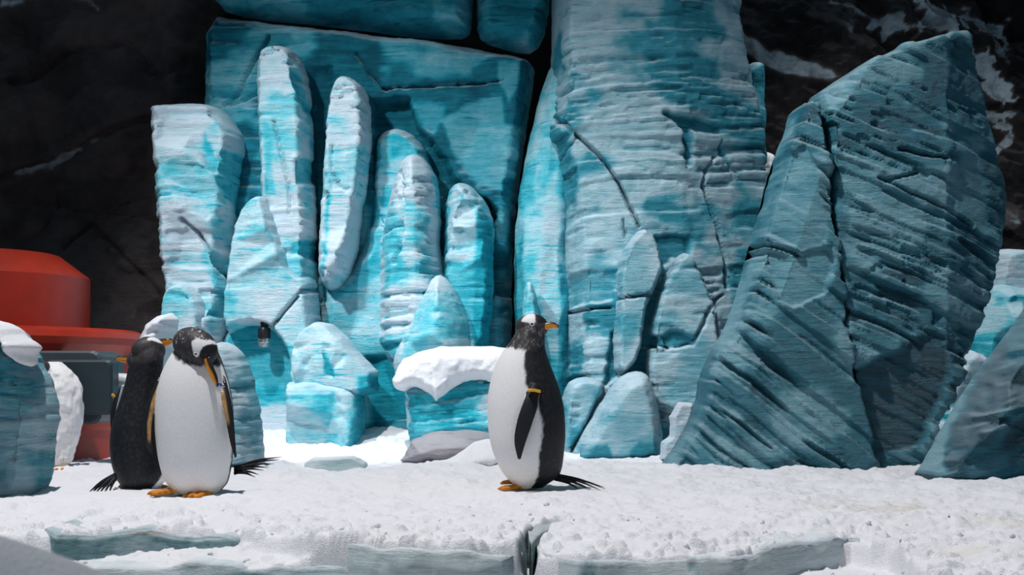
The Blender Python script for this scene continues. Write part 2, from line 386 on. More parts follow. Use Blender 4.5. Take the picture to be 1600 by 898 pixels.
# ------------------------------------------------------------------ the snow floor
EDGE_PX = [-400, 0, 60, 120, 250, 340, 440, 520, 600, 700, 812, 846, 900, 1000, 1100, 1180, 1260, 1330, 1390, 1430, 1500, 2000]
EDGE_Y = [4.20, 4.14, 4.14, 4.24, 4.32, 4.26, 4.12, 3.98, 3.86, 3.81, 3.82, 3.74, 3.66, 3.64, 3.66, 3.75, 3.93, 4.05, 3.92, 3.5, 3.0, 3.0]
def edge_y(px):
    return np.interp(px, EDGE_PX, EDGE_Y)
def floor_z(X, Y, detail=True):
    px = 800 + F * X / np.maximum(Y, 0.5)
    e = edge_y(px) + 0.05 * (fbm(X * 6, Y * 0, X * 0, 3, 301) - 0.5)
    lowl = -0.055 - 0.035 * np.exp(-((px - 160) / 110) ** 2) - 0.10 * np.clip(4.2 - Y, 0, 2) + 0.05 * (fbm(X * 3.5, Y * 5, X * 0, 3, 305) - 0.5)
    e2 = 3.97 + 0.06 * (fbm(X * 4, Y * 0 + 3, X * 0, 3, 309) - 0.5)
    lowl = np.where(px < 640, lowl - 0.4 * sstep(e2 + 0.03, e2 - 0.03, Y), -0.45)
    lowr = np.where(px > 1235, -0.075 - 0.05 * (4 - Y), -0.45)
    k = sstep(830, 836, px)
    low = lowl * (1 - k) + lowr * k
    top = sstep(e - 0.03, e + 0.03, Y)
    z = low * (1 - top) + 0.0 * top
    z = z - 0.012 * np.exp(-((Y - e) / 0.16) ** 2) * top
    cr = np.abs(px - np.interp(Y, [3.9, 4.1, 4.3, 4.5, 4.62], [826, 836, 852, 880, 892]))
    z = z - 0.11 * np.exp(-(cr / 13) ** 4) * sstep(4.60, 4.35, Y) * sstep(3.7, 3.9, Y)
    # bank rising towards the ice wall, low crest behind the penguins
    bank = sstep(8.1, 9.6, Y) * 0.135 * sstep(0.35, -0.2, X)
    dip = -0.035 * np.exp(-((Y - 8.15) / 0.28) ** 2) * sstep(0.1, -0.4, X)
    z = z + bank + dip
    if detail:
        flat = 1 - 0.75 * np.maximum(np.exp(-(((X - 0.05) / 0.3) ** 2 + ((Y - 5.7) / 0.22) ** 2)), np.exp(-(((X + 1.35) / 0.45) ** 2 + ((Y - 5.65) / 0.25) ** 2)))
        n = 0.065 * (fbm(X * 2.2, Y * 2.2, X * 0, 3, 311) - 0.5) + 0.042 * (fbm(X * 9, Y * 9, X * 0, 3, 321) - 0.5)
        cl = fbm(X * 24, Y * 24, X * 0, 3, 331)
        n = n + (0.007 + 0.014 * np.exp(-((Y - e) / 0.35) ** 2)) * sstep(0.5, 0.72, cl) + 0.004 * (fbm(X * 50, Y * 50, X * 0, 2, 341) - 0.5)
        z = z + n * flat * (0.45 + 0.55 * top) - 0.004
    return z
def build_floor():
    nu, nv = 760, 430
    u = np.linspace(-760, 760 * 1.0, nu) * 1.5 / 1.5
    u = np.linspace(-1.0, 1.0, nu) * 960
    vv = 1 / np.linspace(1 / 2.9, 1 / 11.5, nv)
    U, Yg = np.meshgrid(u, vv)
    X = (U * Yg / F).ravel(); Yf = Yg.ravel()
    z = floor_z(X, Yf)
    # rows are denser across the broken front edge
    idx = np.arange(nu * nv).reshape(nv, nu)
    Q = np.stack([idx[:-1, :-1], idx[:-1, 1:], idx[1:, 1:], idx[1:, :-1]], -1).reshape(-1, 4)
    tn = 0.42 * sstep(0.52, 0.70, fbm(X * 1.6, Yf * 1.6, X * 0, 4, 351)) * sstep(-1.2, 0.6, X)
    sp = sstep(0.80, 0.86, fbm(X * 14, Yf * 9, X * 0, 2, 361)) * sstep(0.55, 0.7, fbm(X * 1.1, Yf * 1.1, X * 0, 2, 371)) * sstep(0.0, 0.8, X)
    o = mesh_obj('floor', np.stack([X, Yf, z], 1), Q, SNOW, None, {'tint': tn + 0.7 * sp})
    tag(o, 'white crusted snow covering the enclosure floor', None, None, 'structure')
build_floor()
def near_floor():                                            # unseen snow goes on, lower, towards the viewer; added to bounce light onto ledges
    gx, gy = np.meshgrid(np.linspace(-3.2, 3.2, 90), np.linspace(-1.5, 3.0, 70)); X, Y_ = gx.ravel(), gy.ravel()
    z = -0.47 + 0.06 * (fbm(X * 2, Y_ * 2, X * 0, 3, 381) - 0.5) - 0.05 * sstep(2.0, 1.0, Y_)
    idx = np.arange(90 * 70).reshape(70, 90)
    Q = np.stack([idx[:-1, :-1], idx[:-1, 1:], idx[1:, 1:], idx[1:, :-1]], -1).reshape(-1, 4)
    tag(mesh_obj('floor', np.stack([X, Y_, z], 1), Q, SNOW, None, {'tint': X * 0}), 'lower snow floor in front of the broken edge', None, None, 'structure')
near_floor()
# ------------------------------------------------------------------ dark rock behind and left
wl = relief('wall_left', [(-260, -120), (150, -120), (345, -120), (352, 200), (362, 600), (300, 720), (-260, 720)], 10.05, 0.7, ROCK_DARK, bevel=0.25, res=0.016, smooth=0, strata=0.012, freq=6, tilt=-0.5,
            lump=0.10, fine=0.012, scallop=[(20, 0.40, 0.22, 3), (60, 0.06, 0.8, 8)], tint=0.55, tvar=0.25, seed=11,
            cracks=[([(0, 285), (60, 262), (130, 240), (175, 215), (250, 190)], 0.03, 0.06), ([(100, 385), (140, 350), (185, 390), (215, 420), (250, 460)], 0.02, 0.05), ([(30, 130), (110, 85), (200, 70), (240, 120)], 0.03, 0.05)],
            zones=[([(20, 274), (70, 252), (122, 234), (132, 240), (80, 260), (30, 280)], 0.16, 0.010), ([(125, -5), (150, 8), (164, 22), (158, 24), (140, 12), (118, 2)], 0.14, 0.012), ([(0, -2), (40, 0), (40, 6), (0, 8)], 0.15, 0.02),
                   ([(140, 225), (175, 222), (180, 228), (142, 236)], 0.24, 0.02), ([(140, 440), (230, 430), (240, 520), (150, 530)], 0.36, 0.12)])
tag(wl, 'dark brown-black rock face rising left of the ice', None, None, 'structure')
wr = relief('wall_right', [(720, -140), (1000, -140), (1900, -140), (1900, 720), (720, 720)], 11.5, 0.7, ROCK_DARK, bevel=0.25, res=0.015, smooth=0, strata=0.05, freq=5, tilt=0.75,
            lump=0.14, fine=0.02, scallop=[(24, 0.4, 0.25, 5)], tint=0.86, tvar=0.2, seed=23,
            zones=[([(1150, 30), (1170, 55), (1200, 75), (1240, 85), (1275, 105), (1305, 128), (1290, 135), (1250, 122), (1215, 118), (1180, 92), (1150, 70)], 0.05, 0.02)],
            veins=[([(1310, 0), (1400, 38), (1470, 52), (1505, 75), (1530, 100)], 0.055, 0.9), ([(1425, 0), (1490, 45), (1545, 95), (1600, 150)], 0.07, 1.0), ([(1500, -10), (1545, 20), (1600, 45)], 0.07, 0.9), ([(1270, 25), (1320, 60), (1345, 75)], 0.035, 0.55),
                   ([(1510, 110), (1540, 150), (1575, 160), (1610, 175)], 0.05, 0.9), ([(1525, 235), (1570, 215), (1600, 195)], 0.04, 0.9), ([(1555, 315), (1600, 328)], 0.04, 0.7), ([(1340, 10), (1330, 40), (1320, 60)], 0.03, 0.5), ([(1560, 60), (1600, 75)], 0.04, 0.8), ([(1540, 345), (1600, 335)], 0.025, 0.6)])
tag(wr, 'black mountainside streaked with snow behind the ice', None, None, 'structure')
# ------------------------------------------------------------------ blue ice wall: stacked blocks
wb = empty('wall_back', (0, 0, 0)); tag(wb, 'deep turquoise ice wall of stacked blocks behind the pillars', None, None, 'structure')
relief('ice_block', [(330, -60), (738, -60), (739, 40), (730, 60), (690, 62), (620, 54), (540, 44), (470, 36), (400, 30), (335, 14)], 9.55, 0.32, ICE_WALL, bevel=0.10, strata=0.006, lump=0.04, tint=0.5, seed=31, parent=wb,
       scallop=[(10, 0.06, 0.5, 2)])
relief('ice_block', [(746, -60), (862, -60), (856, 40), (838, 84), (800, 80), (750, 64), (744, 40)], 9.55, 0.32, ICE_WALL, bevel=0.09, strata=0.006, lump=0.03, tint=0.42, seed=32, parent=wb)
relief('ice_block', [(325, 26), (400, 38), (500, 52), (560, 58), (640, 70), (720, 76), (790, 88), (836, 98), (832, 140), (820, 220), (808, 300), (800, 400), (800, 720), (318, 720), (318, 400), (322, 150)], 9.62, 0.40, ICE_WALL, bevel=0.10, res=0.012,
       strata=0.008, freq=28, lump=0.03, tint=0.55, tvar=0.8, seed=33, parent=wb,
       scallop=[(16, 0.05, 0.25, 4)],
       cracks=[([(560, 90), (585, 125), (605, 145)], 0.010, 0.05), ([(600, 142), (680, 138), (785, 130)], 0.010, 0.06), ([(420, 60), (400, 95), (375, 140), (350, 165)], 0.014, 0.07), ([(360, 165), (405, 145)], 0.012, 0.06), ([(330, 35), (440, 45)], 0.012, 0.05)],
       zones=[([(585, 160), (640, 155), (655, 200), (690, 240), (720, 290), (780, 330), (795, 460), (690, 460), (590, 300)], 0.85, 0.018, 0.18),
              ([(640, 160), (700, 165), (680, 215), (660, 205)], 0.45, 0.02, 0.02),
              ([(690, 190), (740, 160), (785, 150), (790, 200), (785, 300), (745, 290), (705, 235)], 0.26, 0.02, 0.02), ([(778, 100), (812, 102), (810, 140), (795, 165), (780, 135)], 0.30, 0.015),  # paler first patch: the lit part of the wall painted into the tint
              ([(485, 110), (520, 110), (530, 430), (480, 430)], 0.95, 0.04, 0.10)])  # dark strip between two pillars: shade painted into the tint
relief('dark_backing', [(300, -100), (900, -100), (900, 720), (300, 720)], 10.75, 0.2, ROCK_DARK, bevel=0.1, res=0.05, smooth=0, tint=0.95, tvar=0.2, seed=39, parent=wb)  # near-black sheet added behind the blocks, standing in for shade in the gaps
# ------------------------------------------------------------------ ice pillars
def zone(x, y, w, h): return [(x - w, y), (x, y - h), (x + w, y - h * .3), (x + w * .7, y + h), (x - w * .4, y + h)]
ice('ice_pillar', 'broad flat-topped pale ice pillar beside the dark rock', 'ice pillar',
    [(243, 182), (250, 168), (300, 163), (345, 167), (366, 190), (384, 222), (382, 265), (372, 330), (366, 400), (370, 445), (366, 520), (352, 545), (290, 545), (262, 450), (255, 350), (246, 250)], 9.05, 0.55, ICE_BRIGHT, bevel=0.136, 
    strata=0.011, freq=30, pits=0.03, tint=0.12, tvar=0.5, seed=41, chips=12, planes=[(338, 300, 0.9, 0.0, 0.02), (260, 300, -0.4, 0, 0.03), (300, 175, 0, 0.7, 0.0)],
    cracks=[([(285, 345), (310, 365), (335, 410), (352, 440)], 0.012, 0.07)],
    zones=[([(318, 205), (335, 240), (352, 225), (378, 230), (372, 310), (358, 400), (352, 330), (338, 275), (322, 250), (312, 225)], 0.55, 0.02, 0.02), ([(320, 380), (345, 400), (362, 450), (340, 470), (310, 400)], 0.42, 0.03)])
ice('ice_pillar', 'tallest ice pillar with rounded top and chipped right face', 'ice pillar',
    [(403, 112), (412, 84), (437, 72), (464, 80), (479, 106), (487, 165), (490, 250), (494, 340), (496, 420), (494, 480), (440, 490), (420, 400), (412, 330), (408, 240), (404, 160)], 9.08, 0.5, ICE_BRIGHT, bevel=0.118, 
    strata=0.01, freq=28, pits=0.03, tint=0.14, tvar=0.5, seed=42, chips=12, planes=[(462, 250, 0.8, 0.05, 0.02), (425, 250, -0.5, 0, 0.02)],
    cracks=[([(425, 185), (436, 230), (448, 275), (452, 330)], 0.009, 0.05)],
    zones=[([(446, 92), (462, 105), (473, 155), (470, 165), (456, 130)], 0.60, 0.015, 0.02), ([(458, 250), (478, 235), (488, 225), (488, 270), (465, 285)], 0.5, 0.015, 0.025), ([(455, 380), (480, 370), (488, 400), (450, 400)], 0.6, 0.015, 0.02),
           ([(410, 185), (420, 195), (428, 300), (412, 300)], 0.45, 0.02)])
ice('ice_pillar', 'slender cigar-shaped ice pillar leaning slightly right', 'ice pillar',
    [(516, 152), (527, 129), (545, 122), (566, 131), (578, 160), (581, 210), (576, 275), (564, 345), (557, 405), (545, 442), (524, 456), (506, 450), (497, 420), (502, 340), (508, 260), (512, 200)], 9.05, 0.48, ICE_BRIGHT, bevel=0.0961, 
    strata=0.01, freq=32, pits=0.026, tint=0.10, tvar=0.42, seed=43, chips=12, planes=[(566, 280, 1.0, 0.15, 0.03), (520, 280, -0.6, 0, 0.03)],
    cracks=[([(516, 225), (518, 262), (528, 290)], 0.008, 0.04)],
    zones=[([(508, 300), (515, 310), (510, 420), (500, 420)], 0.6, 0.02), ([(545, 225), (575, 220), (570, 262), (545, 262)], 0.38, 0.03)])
ice('ice_pillar', 'short dim ice pillar tucked behind the frosted round-topped one', 'ice pillar',
    [(584, 232), (592, 210), (612, 199), (640, 205), (664, 230), (676, 262), (680, 420), (575, 420), (578, 330)], 9.38, 0.35, ICE_BRIGHT, bevel=0.16, strata=0.01, freq=32, pits=0.02, tint=0.42, tvar=0.5, seed=44, chips=3)
ice('ice_pillar', 'frosted round-topped ice pillar with a cracked front', 'ice pillar',
    [(618, 272), (630, 246), (650, 239), (670, 252), (686, 285), (689, 335), (688, 400), (696, 440), (700, 580), (590, 580), (592, 420), (600, 345)], 9.12, 0.45, ICE_BRIGHT, bevel=0.15, strata=0.014, freq=32, pits=0.02, tint=0.18, tvar=0.6, seed=45, chips=0,
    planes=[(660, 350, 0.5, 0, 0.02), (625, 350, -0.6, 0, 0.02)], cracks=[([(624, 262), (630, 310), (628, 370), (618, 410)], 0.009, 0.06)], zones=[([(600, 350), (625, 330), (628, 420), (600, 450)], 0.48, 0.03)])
ice('ice_pillar', 'stubby striped ice pillar nearest the dark fissure', 'ice pillar',
    [(697, 302), (712, 285), (735, 288), (760, 315), (773, 346), (771, 400), (772, 450), (762, 560), (700, 560), (690, 470), (695, 380)], 9.18, 0.4, ICE_BRIGHT, bevel=0.12, strata=0.013, freq=34, pits=0.02, tint=0.30, tvar=0.55, seed=46, chips=4,
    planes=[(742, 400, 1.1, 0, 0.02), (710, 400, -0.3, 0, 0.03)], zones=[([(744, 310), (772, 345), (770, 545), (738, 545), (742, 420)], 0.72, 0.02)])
ice('ice_mound', 'broad scalloped turquoise ice mass below the slender pillar', 'ice mass',
    [(496, 470), (520, 440), (555, 400), (575, 345), (600, 330), (640, 330), (690, 390), (715, 440), (740, 500), (760, 600), (720, 690), (500, 700), (490, 600)], 9.40, 0.42, ICE_BRIGHT, bevel=0.161, strata=0.004, lump=0.018, tint=0.42, tvar=0.45, seed=47,
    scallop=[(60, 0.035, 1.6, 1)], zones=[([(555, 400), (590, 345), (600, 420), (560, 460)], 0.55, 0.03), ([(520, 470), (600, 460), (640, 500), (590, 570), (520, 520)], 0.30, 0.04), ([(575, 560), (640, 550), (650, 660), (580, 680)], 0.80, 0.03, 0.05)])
ice('ice_buttress', 'smooth pale ice buttress arching over the spotlight niche', 'ice buttress',
    [(363, 420), (372, 360), (388, 325), (408, 308), (430, 310), (442, 345), (455, 385), (470, 428), (496, 436), (499, 500), (510, 600), (514, 700), (462, 700), (460, 610), (456, 555), (440, 526), (415, 513), (385, 516), (360, 530), (357, 480)], 8.95, 0.55, ICE_BRIGHT, bevel=0.093, strata=0.006, freq=26, lump=0.018, tint=0.26, tvar=0.4, seed=48, chips=12,
    planes=[(405, 400, -0.5, 0.15, 0.03), (470, 400, 0.35, 0.2, 0.02)], cracks=[([(500, 432), (470, 455), (440, 485), (425, 510)], 0.012, 0.06)],
    zones=[([(368, 420), (400, 380), (450, 400), (440, 450), (400, 490), (370, 500)], 0.22, 0.03), ([(400, 460), (440, 450), (420, 500), (395, 505)], 0.05, 0.03), ([(465, 365), (490, 360), (490, 385), (466, 385)], 0.6, 0.015, 0.02)])
ice('ice_alcove', 'smooth cyan back of the spotlight niche with a frosted foot', 'ice alcove',
    [(345, 480), (480, 480), (480, 720), (345, 720)], 9.32, 0.15, ICE_BRIGHT, bevel=0.062, strata=0.003, lump=0.006, tint=0.58, tvar=0.15, seed=49, zones=[([(345, 640), (480, 632), (480, 720), (345, 720)], -0.1, 0.04)])
ice('ice_boulder', 'small rounded ice knob at the foot of the broad pillar', 'ice boulder',
    [(258, 470), (268, 448), (290, 440), (312, 452), (325, 475), (328, 520), (320, 560), (255, 560)], 8.85, 0.4, ICE_BRIGHT, bevel=0.0868, strata=0.007, freq=36, tint=0.14, tvar=0.5, seed=50, chips=12)
ice('ice_boulder', 'angular leaning turquoise boulder beside the niche', 'ice boulder',
    [(478, 514), (497, 502), (520, 507), (545, 528), (566, 556), (592, 580), (590, 612), (560, 622), (500, 610), (470, 612), (460, 570), (464, 535)], 8.82, 0.45, ICE_BRIGHT, bevel=0.05, smooth=0, strata=0.005, tint=0.36, tvar=0.5, seed=51, lump=0.012, chips=5,
    planes=[(540, 560, 0.7, 0.35, 0.03), (490, 560, -0.35, 0.2, 0.02), (515, 530, 0.1, 0.6, 0.03)],
    zones=[([(505, 543), (514, 556), (524, 590), (512, 585)], 0.80, 0.008, 0.03), ([(560, 590), (592, 585), (590, 620), (558, 620)], 0.75, 0.02)])
ice('ice_boulder', 'squat broken turquoise block under the leaning boulder', 'ice boulder',
    [(452, 596), (500, 590), (540, 598), (566, 606), (572, 640), (566, 720), (452, 720)], 8.74, 0.45, ICE_BRIGHT, bevel=0.05, smooth=0, strata=0.006, tint=0.44, tvar=0.6, seed=57, lump=0.012, chips=6,
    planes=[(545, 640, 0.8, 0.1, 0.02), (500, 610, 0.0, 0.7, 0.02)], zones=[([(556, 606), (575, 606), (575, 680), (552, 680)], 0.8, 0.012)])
ice('ice_tooth', 'pale cone-shaped ice tooth rising above the snow ledge', 'ice tooth',
    [(684, 426), (700, 436), (716, 462), (730, 490), (737, 545), (738, 600), (620, 600), (612, 560), (630, 520), (652, 470), (668, 440)], 8.85, 0.45, ICE_BRIGHT, bevel=0.2, strata=0.007, freq=30, pits=0.014, tint=0.26, tvar=0.4, seed=52, chips=2, planes=[(650, 500, -0.55, 0.25, 0.03), (705, 500, 0.35, 0.25, 0.02)])
sl = ice('ice_ledge', 'square striped ice ledge under a thick snow cushion', 'ice ledge',
    [(632, 600), (640, 565), (700, 552), (790, 552), (800, 600), (798, 700), (640, 700), (634, 650)], 8.5, 0.5, ICE_BRIGHT, bevel=0.10, strata=0.015, freq=44, tilt=-0.12, tint=0.34, tvar=0.7, seed=53, pits=0.02)
def snow_blob(name, poly, Y, depth, seed, label=None, cat=None, **k):
    o = relief(name, poly, Y, depth, SNOW, strata=0, lump=0.035, fine=0.010, tint=0.0, tvar=0.0, seed=seed, jag=0.012, res=0.009, **k)
    if label: tag(o, label, cat)
    return o
snow_blob('snow_cushion', [(612, 600), (625, 565), (655, 548), (700, 540), (760, 540), (800, 545), (805, 590), (770, 604), (745, 598), (722, 606), (706, 618), (690, 626), (680, 640), (672, 622), (655, 608), (630, 612)], 8.38, 0.42, 54,
          'thick white snow cushion dripping over the striped ledge', 'snow', bevel=0.09, p=2.0)
# ------------------------------------------------------------------ curtain and fissure
ice('ice_curtain', 'smooth glowing cyan ice curtain between fissure and grey cliff', 'ice curtain',
    [(850, 120), (878, 80), (900, 90), (905, 720), (812, 720), (808, 560), (802, 460), (806, 340), (822, 240)], 9.35, 0.35, ICE_BRIGHT, bevel=0.14, strata=0.003, freq=10, lump=0.05, tint=0.42, tvar=0.35, seed=55,
    planes=[(840, 400, -0.7, 0.05, 0.02)], zones=[([(850, 300), (872, 260), (876, 560), (850, 560), (838, 420)], 0.22, 0.03)])
ice('ice_tooth', 'thin upright ice spike behind the lone penguin\'s head', 'ice tooth',
    [(815, 500), (818, 455), (826, 437), (834, 445), (842, 480), (848, 700), (812, 700)], 9.0, 0.25, ICE_BRIGHT, bevel=0.08, strata=0.005, tint=0.22, tvar=0.3, seed=56, chips=12, res=0.009)
# ------------------------------------------------------------------ grey-blue cliff
ice('ice_cliff', 'towering layered grey-blue ice cliff behind the lone penguin', 'ice cliff',
    [(862, -60), (1146, -60), (1154, 40), (1162, 100), (1180, 170), (1192, 260), (1194, 330), (1180, 420), (1165, 520), (1140, 600), (1120, 720), (880, 720), (884, 600), (878, 450), (872, 330), (866, 260), (848, 212), (858, 190), (862, 100)], 8.95, 0.75, ICE_CLIFF, bevel=0.16, res=0.0095,
    strata=0.014, freq=26, tilt=-0.06, lump=0.02, fine=0.006, jag=0.004, tint=0.34, tvar=0.8, seed=61, chips=0, pits=0.012,
    planes=[(1058, 200, 0.42, 0.02, 0.0), (1040, 150, -0.10, 0.02, 0.0)],
    cracks=[([(864, 175), (890, 205), (920, 230), (950, 265), (965, 285), (978, 315), (995, 355)], 0.011, 0.09), ([(862, 250), (885, 232), (902, 216)], 0.009, 0.05), ([(1098, 290), (1110, 330), (1130, 390), (1137, 450)], 0.010, 0.08), ([(1095, 438), (1113, 475), (1130, 462)], 0.009, 0.06), ([(1113, 475), (1100, 520), (1085, 537)], 0.009, 0.06), ([(1118, 470), (1120, 540)], 0.008, 0.06),
            ([(885, 485), (950, 482)], 0.009, 0.06), ([(975, 375), (972, 345)], 0.007, 0.04), ([(880, 460), (884, 560)], 0.012, 0.08), ([(1120, 245), (1105, 265), (1097, 295)], 0.009, 0.05)],
    zones=[([(1035, 182), (1065, 185), (1100, 188), (1125, 195), (1128, 212), (1080, 205), (1078, 260), (1070, 265), (1066, 205)], 0.78, 0.015, 0.05), ([(1126, 212), (1140, 250), (1158, 272), (1140, 262), (1124, 240)], 0.8, 0.01, 0.04),
           ([(952, 520), (978, 518), (980, 580), (945, 600)], 0.85, 0.01, 0.05), ([(1020, 370), (1075, 370), (1078, 400), (1045, 410), (1030, 420)], 0.85, 0.012, 0.05), ([(890, 430), (930, 425), (950, 440), (955, 470), (890, 480)], 0.5, 0.02, 0.02)])
ice('ice_flake', 'scalloped blue ice flake hanging off the cliff\'s right edge', 'ice flake',
    [(1166, 100), (1184, 98), (1196, 112), (1194, 150), (1198, 190), (1192, 225), (1200, 260), (1150, 260), (1150, 120)], 9.5, 0.25, ICE_CLIFF, bevel=0.08, strata=0.01, freq=40, tint=0.6, seed=62)
ice('ice_tooth', 'pointed ice tooth split in two below the long crack', 'ice tooth',
    [(1000, 355), (1018, 368), (1030, 392), (1034, 420), (1024, 455), (1012, 475), (1006, 500), (1000, 560), (960, 600), (955, 520), (962, 470), (960, 420), (975, 385)], 8.60, 0.45, ICE_CLIFF, bevel=0.07, strata=0.006, tint=0.10, tvar=0.4, seed=63, chips=12,
    planes=[(1015, 420, 0.7, 0.2, 0.02), (985, 420, -0.5, 0.1, 0.02)], cracks=[([(955, 460), (985, 462), (1020, 458)], 0.010, 0.07)], zones=[([(960, 490), (1000, 490), (998, 520), (975, 560)], 0.45, 0.03)])
ice('ice_tooth', 'blunt ice tooth with a broken hollow, right of the split tooth', 'ice tooth',
    [(1064, 393), (1078, 398), (1092, 425), (1112, 475), (1118, 520), (1125, 640), (1010, 650), (1004, 560), (1010, 510), (1020, 465), (1042, 418)], 8.60, 0.45, ICE_CLIFF, bevel=0.08, strata=0.007, tint=0.16, tvar=0.45, seed=64, chips=12,
    planes=[(1080, 470, 0.45, 0.2, 0.02), (1035, 470, -0.45, 0.12, 0.02)], cracks=[([(1015, 540), (1050, 542), (1085, 537), (1112, 480)], 0.010, 0.05)], zones=[([(1012, 520), (1030, 525), (1060, 514), (1085, 530), (1060, 542), (1020, 540)], 0.62, 0.012, 0.05), ([(1040, 600), (1110, 560), (1120, 640), (1040, 640)], 0.35, 0.04)])
ice('ice_boulder', 'large smooth wedge boulder at the foot of the cliff', 'ice boulder',
    [(975, 583), (1000, 578), (1018, 590), (1030, 640), (1036, 680), (1036, 730), (885, 730), (900, 690), (925, 650), (950, 610)], 8.25, 0.5, ICE_CLIFF, bevel=0.17, strata=0.003, freq=18, tint=0.20, tvar=0.3, seed=65, chips=12, lump=0.02,
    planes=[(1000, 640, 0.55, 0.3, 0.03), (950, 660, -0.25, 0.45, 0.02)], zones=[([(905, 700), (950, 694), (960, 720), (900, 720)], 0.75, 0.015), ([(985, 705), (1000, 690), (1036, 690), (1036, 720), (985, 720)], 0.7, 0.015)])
ice('ice_boulder', 'low pitted boulder wedged between penguin and smooth boulder', 'ice boulder',
    [(884, 600), (905, 588), (935, 590), (948, 606), (930, 645), (905, 690), (890, 720), (875, 720), (875, 640)], 8.55, 0.4, ICE_CLIFF, bevel=0.1, strata=0.005, tint=0.36, seed=66, chips=12, pits=0.02)
# ------------------------------------------------------------------ great leaning slab
SL = dict(strata=0.013, freq=30, tilt=0.42, res=0.0085, jag=0.0028)
ice('ice_slab', 'huge leaf-shaped shade-darkened teal ice slab leaning on the snow', 'ice slab',
    [(1258, 158), (1300, 130), (1350, 98), (1400, 80), (1455, 69), (1490, 63), (1500, 90), (1510, 130), (1530, 205), (1545, 260), (1558, 305), (1559, 335), (1552, 380), (1535, 450), (1512, 520), (1485, 585), (1462, 640), (1440, 690), (1428, 742), (1320, 742), (1300, 620), (1285, 500), (1275, 400), (1266, 300), (1266, 235), (1262, 190)], 7.38, 0.42, ICE_SLAB, bevel=0.055, seed=71, chips=0, lump=0.03, tint=0.36, tvar=0.75, pits=0.016, back=0.5,
    planes=[(1475, 300, 0.55, 0.0, 0.0), (1400, 560, 0.05, -0.22, 0.0), (1290, 170, -0.75, 0.55, 0.05)],
    scallop=[], cracks=[([(1400, 235), (1450, 245), (1475, 250)], 0.010, 0.05), ([(1370, 280), (1420, 305), (1480, 330), (1520, 352)], 0.009, 0.04), ([(1380, 285), (1430, 270)], 0.008, 0.04), ([(1318, 520), (1326, 580), (1345, 640), (1356, 690)], 0.010, 0.06)],
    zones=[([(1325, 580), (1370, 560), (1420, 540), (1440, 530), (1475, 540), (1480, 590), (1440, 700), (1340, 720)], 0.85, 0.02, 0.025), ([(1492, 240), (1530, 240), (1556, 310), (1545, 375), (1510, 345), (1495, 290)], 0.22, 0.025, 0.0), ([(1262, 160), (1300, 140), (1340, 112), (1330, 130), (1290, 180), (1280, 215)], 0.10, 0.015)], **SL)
ice('ice_slab', 'ridged ice slab with smooth blue panels left of the giant leaf', 'ice slab',
    [(1236, 170), (1262, 171), (1272, 190), (1276, 225), (1285, 270), (1296, 360), (1304, 440), (1316, 540), (1334, 620), (1352, 690), (1358, 745), (1020, 745), (1060, 690), (1085, 640), (1092, 590), (1112, 545), (1130, 520), (1150, 465), (1160, 430), (1175, 370), (1188, 325), (1205, 262), (1228, 205)], 7.33, 0.45, ICE_SLAB, bevel=0.06, seed=72, chips=0, lump=0.025, tint=0.30, tvar=0.7, back=0.4,
    planes=[(1225, 420, -0.55, 0.18, 0.01), (1285, 420, 0.12, 0.0, 0.0)], cracks=[([(1180, 375), (1220, 388), (1245, 400)], 0.011, 0.06)],
    zones=[([(1222, 245), (1262, 225), (1280, 290), (1292, 370), (1275, 400), (1230, 385), (1196, 365), (1205, 310)], 0.22, 0.012, 0.012), ([(1180, 385), (1240, 398), (1298, 385), (1300, 420), (1285, 460), (1235, 480), (1212, 470), (1200, 420)], 0.18, 0.012, 0.03), ([(1130, 520), (1160, 475), (1175, 490), (1150, 560), (1125, 560)], 0.05, 0.02)], **dict(SL, strata=0.019, tilt=0.75))
ice('ice_chunk', 'jagged pale ice chunk lying at the ridged slab\'s foot', 'ice chunk',
    [(1046, 650), (1058, 627), (1082, 628), (1080, 650), (1062, 690), (1056, 720), (1030, 720), (1032, 690), (1046, 680)], 7.9, 0.2, ICE_BRIGHT, bevel=0.05, strata=0.005, tint=-0.05, tvar=0.1, seed=73, chips=12, res=0.007, smooth=0, planes=[(1060, 660, -0.4, 0.6, 0.02)])
ice('ice_slab', 'nearest tilted ice slab cut off by the right frame edge', 'ice slab',
    [(1426, 748), (1450, 715), (1490, 640), (1530, 580), (1580, 515), (1620, 460), (1720, 420), (1760, 780), (1600, 775), (1480, 765)], 6.3, 0.42, ICE_SLAB, bevel=0.15, seed=74, chips=12, lump=0.02, tint=0.78, tvar=0.6, back=0.4,
    planes=[(1540, 610, -0.9, 0.55, 0.03), (1580, 650, 0.35, -0.15, 0.05)], zones=[([(1430, 740), (1490, 645), (1535, 580), (1610, 480), (1640, 480), (1560, 590), (1505, 690), (1490, 740)], -0.05, 0.008)], **dict(SL, tilt=-0.4))
